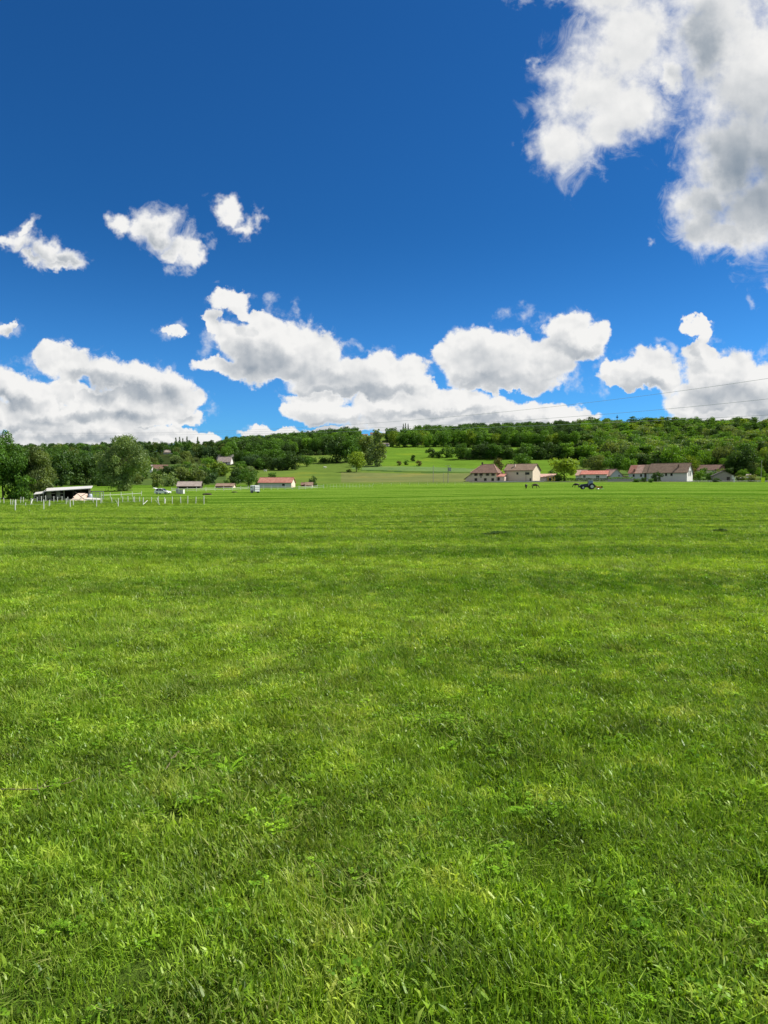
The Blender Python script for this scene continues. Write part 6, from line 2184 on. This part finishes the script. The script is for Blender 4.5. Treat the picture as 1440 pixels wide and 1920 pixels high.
DUNG = solid('dark_manure', (0.040, 0.030, 0.020), .95, .3, 3.0)
mound('dark flat manure heap in front of the grey barn', 389, 928, 1.3, .5, DUNG, 'manure_heap', 'heap', 2)
mound('small green-brown heap left of the horse trailer', 440, 923.5, .9, .4, solid('weedy_earth', (0.05, 0.06, 0.02), .95, .3, 3.0), 'earth_heap', 'heap', 5)
bx_ = at(340, 926); o_ = thing('water_tank', 'pale square water tank on the grass right of the white car', 'tank', bx_, R(-8))
MB().box(-.8, .8, -.6, .6, .12, 1.25).build('tank_body', WHITE_OLD, o_)
MB().box(-.85, .85, -.65, .65, 0, .115).build('pallet', WOOD_GR, o_)
cg = MB()
for x in (-.8, 0, .8): cg.box(x - .03, x + .03, -.65, -.605, .12, 1.25)
for z in (.4, .8, 1.22): cg.box(-.85, .85, -.69, -.652, z, z + .05)
cg.build('cage', GREY_M, o_)
gx = at(333, 925.5); o_ = thing('feed_bin', 'narrow grey bin standing between the white car and the water tank', 'bin', gx, 0)
MB().prism([(-.35, .1), (.35, .1), (.42, 1.2), (-.42, 1.2)], -.35, .35, 'y').build('bin_body', GREY_M, o_); MB().slab([(-.46, -.4, 1.32), (.46, -.4, 1.32), (.46, .4, 1.38), (-.46, .4, 1.38)], .1).build('lid', GREY_M, o_)

o_ = thing('warning_panel', 'bright yellow-green panel on posts at the right edge of the meadow', 'panel', at(1430.5, 906), 0)
s_ = m_per_px(o_.location)
pn = MB().slab([(-3.6 * s_, -.05, 10.5 * s_), (3.4 * s_, -.05, 10.9 * s_), (3.4 * s_, .05, 10.9 * s_), (-3.6 * s_, .05, 10.5 * s_)], 9.2 * s_); pn.build('sheet', HIVIS, o_)
for x in (-2.8, 2.8): MB().tube((x * s_, .1, -.4), (x * s_, .1, 11.4 * s_), .05, 6).build('post', GREY_M, o_)


def cow(label, px, base, d, rot):
    p = at_d(px, d); o = thing('cow', label, 'cow', p, R(rot), 'white cattle on the pasture')
    m = loft([[(x, y * w, z + zc) for y, z in ((-.32, -.2), (-.36, .1), (-.2, .38), (.2, .38), (.36, .1), (.32, -.2), (0, -.34))] for x, w, zc in ((-.95, .5, 1.1), (-.8, .9, 1.1), (-.2, 1.1, 1.05), (.5, 1.0, 1.08), (.8, .6, 1.15))])
    m.build('body', PLASTER_W, o)
    MB().tube((.75, 0, 1.2), (1.25, 0, 1.1), .2, 8, .15).tube((1.2, 0, 1.12), (1.6, 0, .85), .16, 8, .10).build('head', PLASTER_W, o)
    for x in (-.7, .55):
        for y in (-.22, .22): MB().tube((x, y, .95), (x, y, 0), .11, 6, .06).build('leg', PLASTER_W, o)
    MB().tube((-.95, 0, 1.35), (-1.05, 0, .6), .03, 5).build('tail', PLASTER_W, o)


cow('white cow lying of the left on the pasture above the red barn', 498, 0, 470, 170)
cow('white cow in the middle of the pasture, left of the central clump', 609, 0, 505, 10)
cow('white cow right beside the yellow-green tree on the slope', 682, 0, 548, 0)

# tufts left standing by the mower
for px, b, t, wd, lb in ((1352, 999, 990, 34, 'dark weedy tuft left standing in the mown meadow at right'), (930, 1003, 995, 60, 'low dark tuft left of the weedy tuft in the mown meadow')):
    tree_px(px, b, t, wd, 'bush', 'dark green', lb)
# a few dandelions
yl = solid('dandelion_yellow', (0.80, 0.55, 0.02), .8, .05)
dm = MB().tube((0, 0, .13), (0, 0, .155), .024, 9, .032).mesh('flower', yl); sm = MB().tube((0, 0, -.02), (0, 0, .13), .003, 4).mesh('stem', HERB)
set_attr(sm, 'tone', np.full(len(sm.vertices), .4))
for i, (px, b, lb) in enumerate(((788, 988, 'tiny yellow flower in the middle of the meadow, further off'), (731, 1008, 'tiny yellow flower left of the other, nearer the camera'))):
    o_ = thing('dandelion', lb, 'flower', at(px, b), 0, 'yellow flowers in the meadow'); link('flower', dm, parent=o_); link('stem', sm, parent=o_); o_.scale = (1.6, 1.6, 1.5)

# dry twigs and stalks lying on the turf
random.seed(5)
for pts, r_, lb in (((( -10, 1500), (40, 1497), (90, 1499), (150, 1494)), .004, 'long thin dry stalk lying on the turf at the left edge'),
                    (((310, 1462), (322, 1448), (336, 1432)), .004, 'short dark twig lying on the turf left of the middle')):
    P = [at(*q, dmin=1.2) + Vector((0, 0, .035 + .010 * k)) for k, q in enumerate(pts)]
    P2 = []
    for p0, p1 in zip(P[:-1], P[1:]):
        for t in (0, .33, .66): P2.append(p0.lerp(p1, t) + Vector((random.uniform(-.006, .006), random.uniform(-.01, .01), random.uniform(-.005, .008))))
    P2.append(P[-1])
    tw = MB()
    for k, (p0, p1) in enumerate(zip(P2[:-1], P2[1:])): tw.tube(p0, p1, r_ * (1 - .06 * k), 6, r_ * (1 - .06 * (k + 1)))
    m_ = P2[len(P2) // 2]
    for q in (-1, 1): tw.tube(m_, m_ + Vector((.03 * q, .05, .03)), r_ * .5, 5, r_ * .2)
    o_ = tw.build('dry_stalk', solid('dry_stalk', (0.15, 0.125, 0.065), .9, .2, 20.0)); tag(o_, lb, 'stalk')
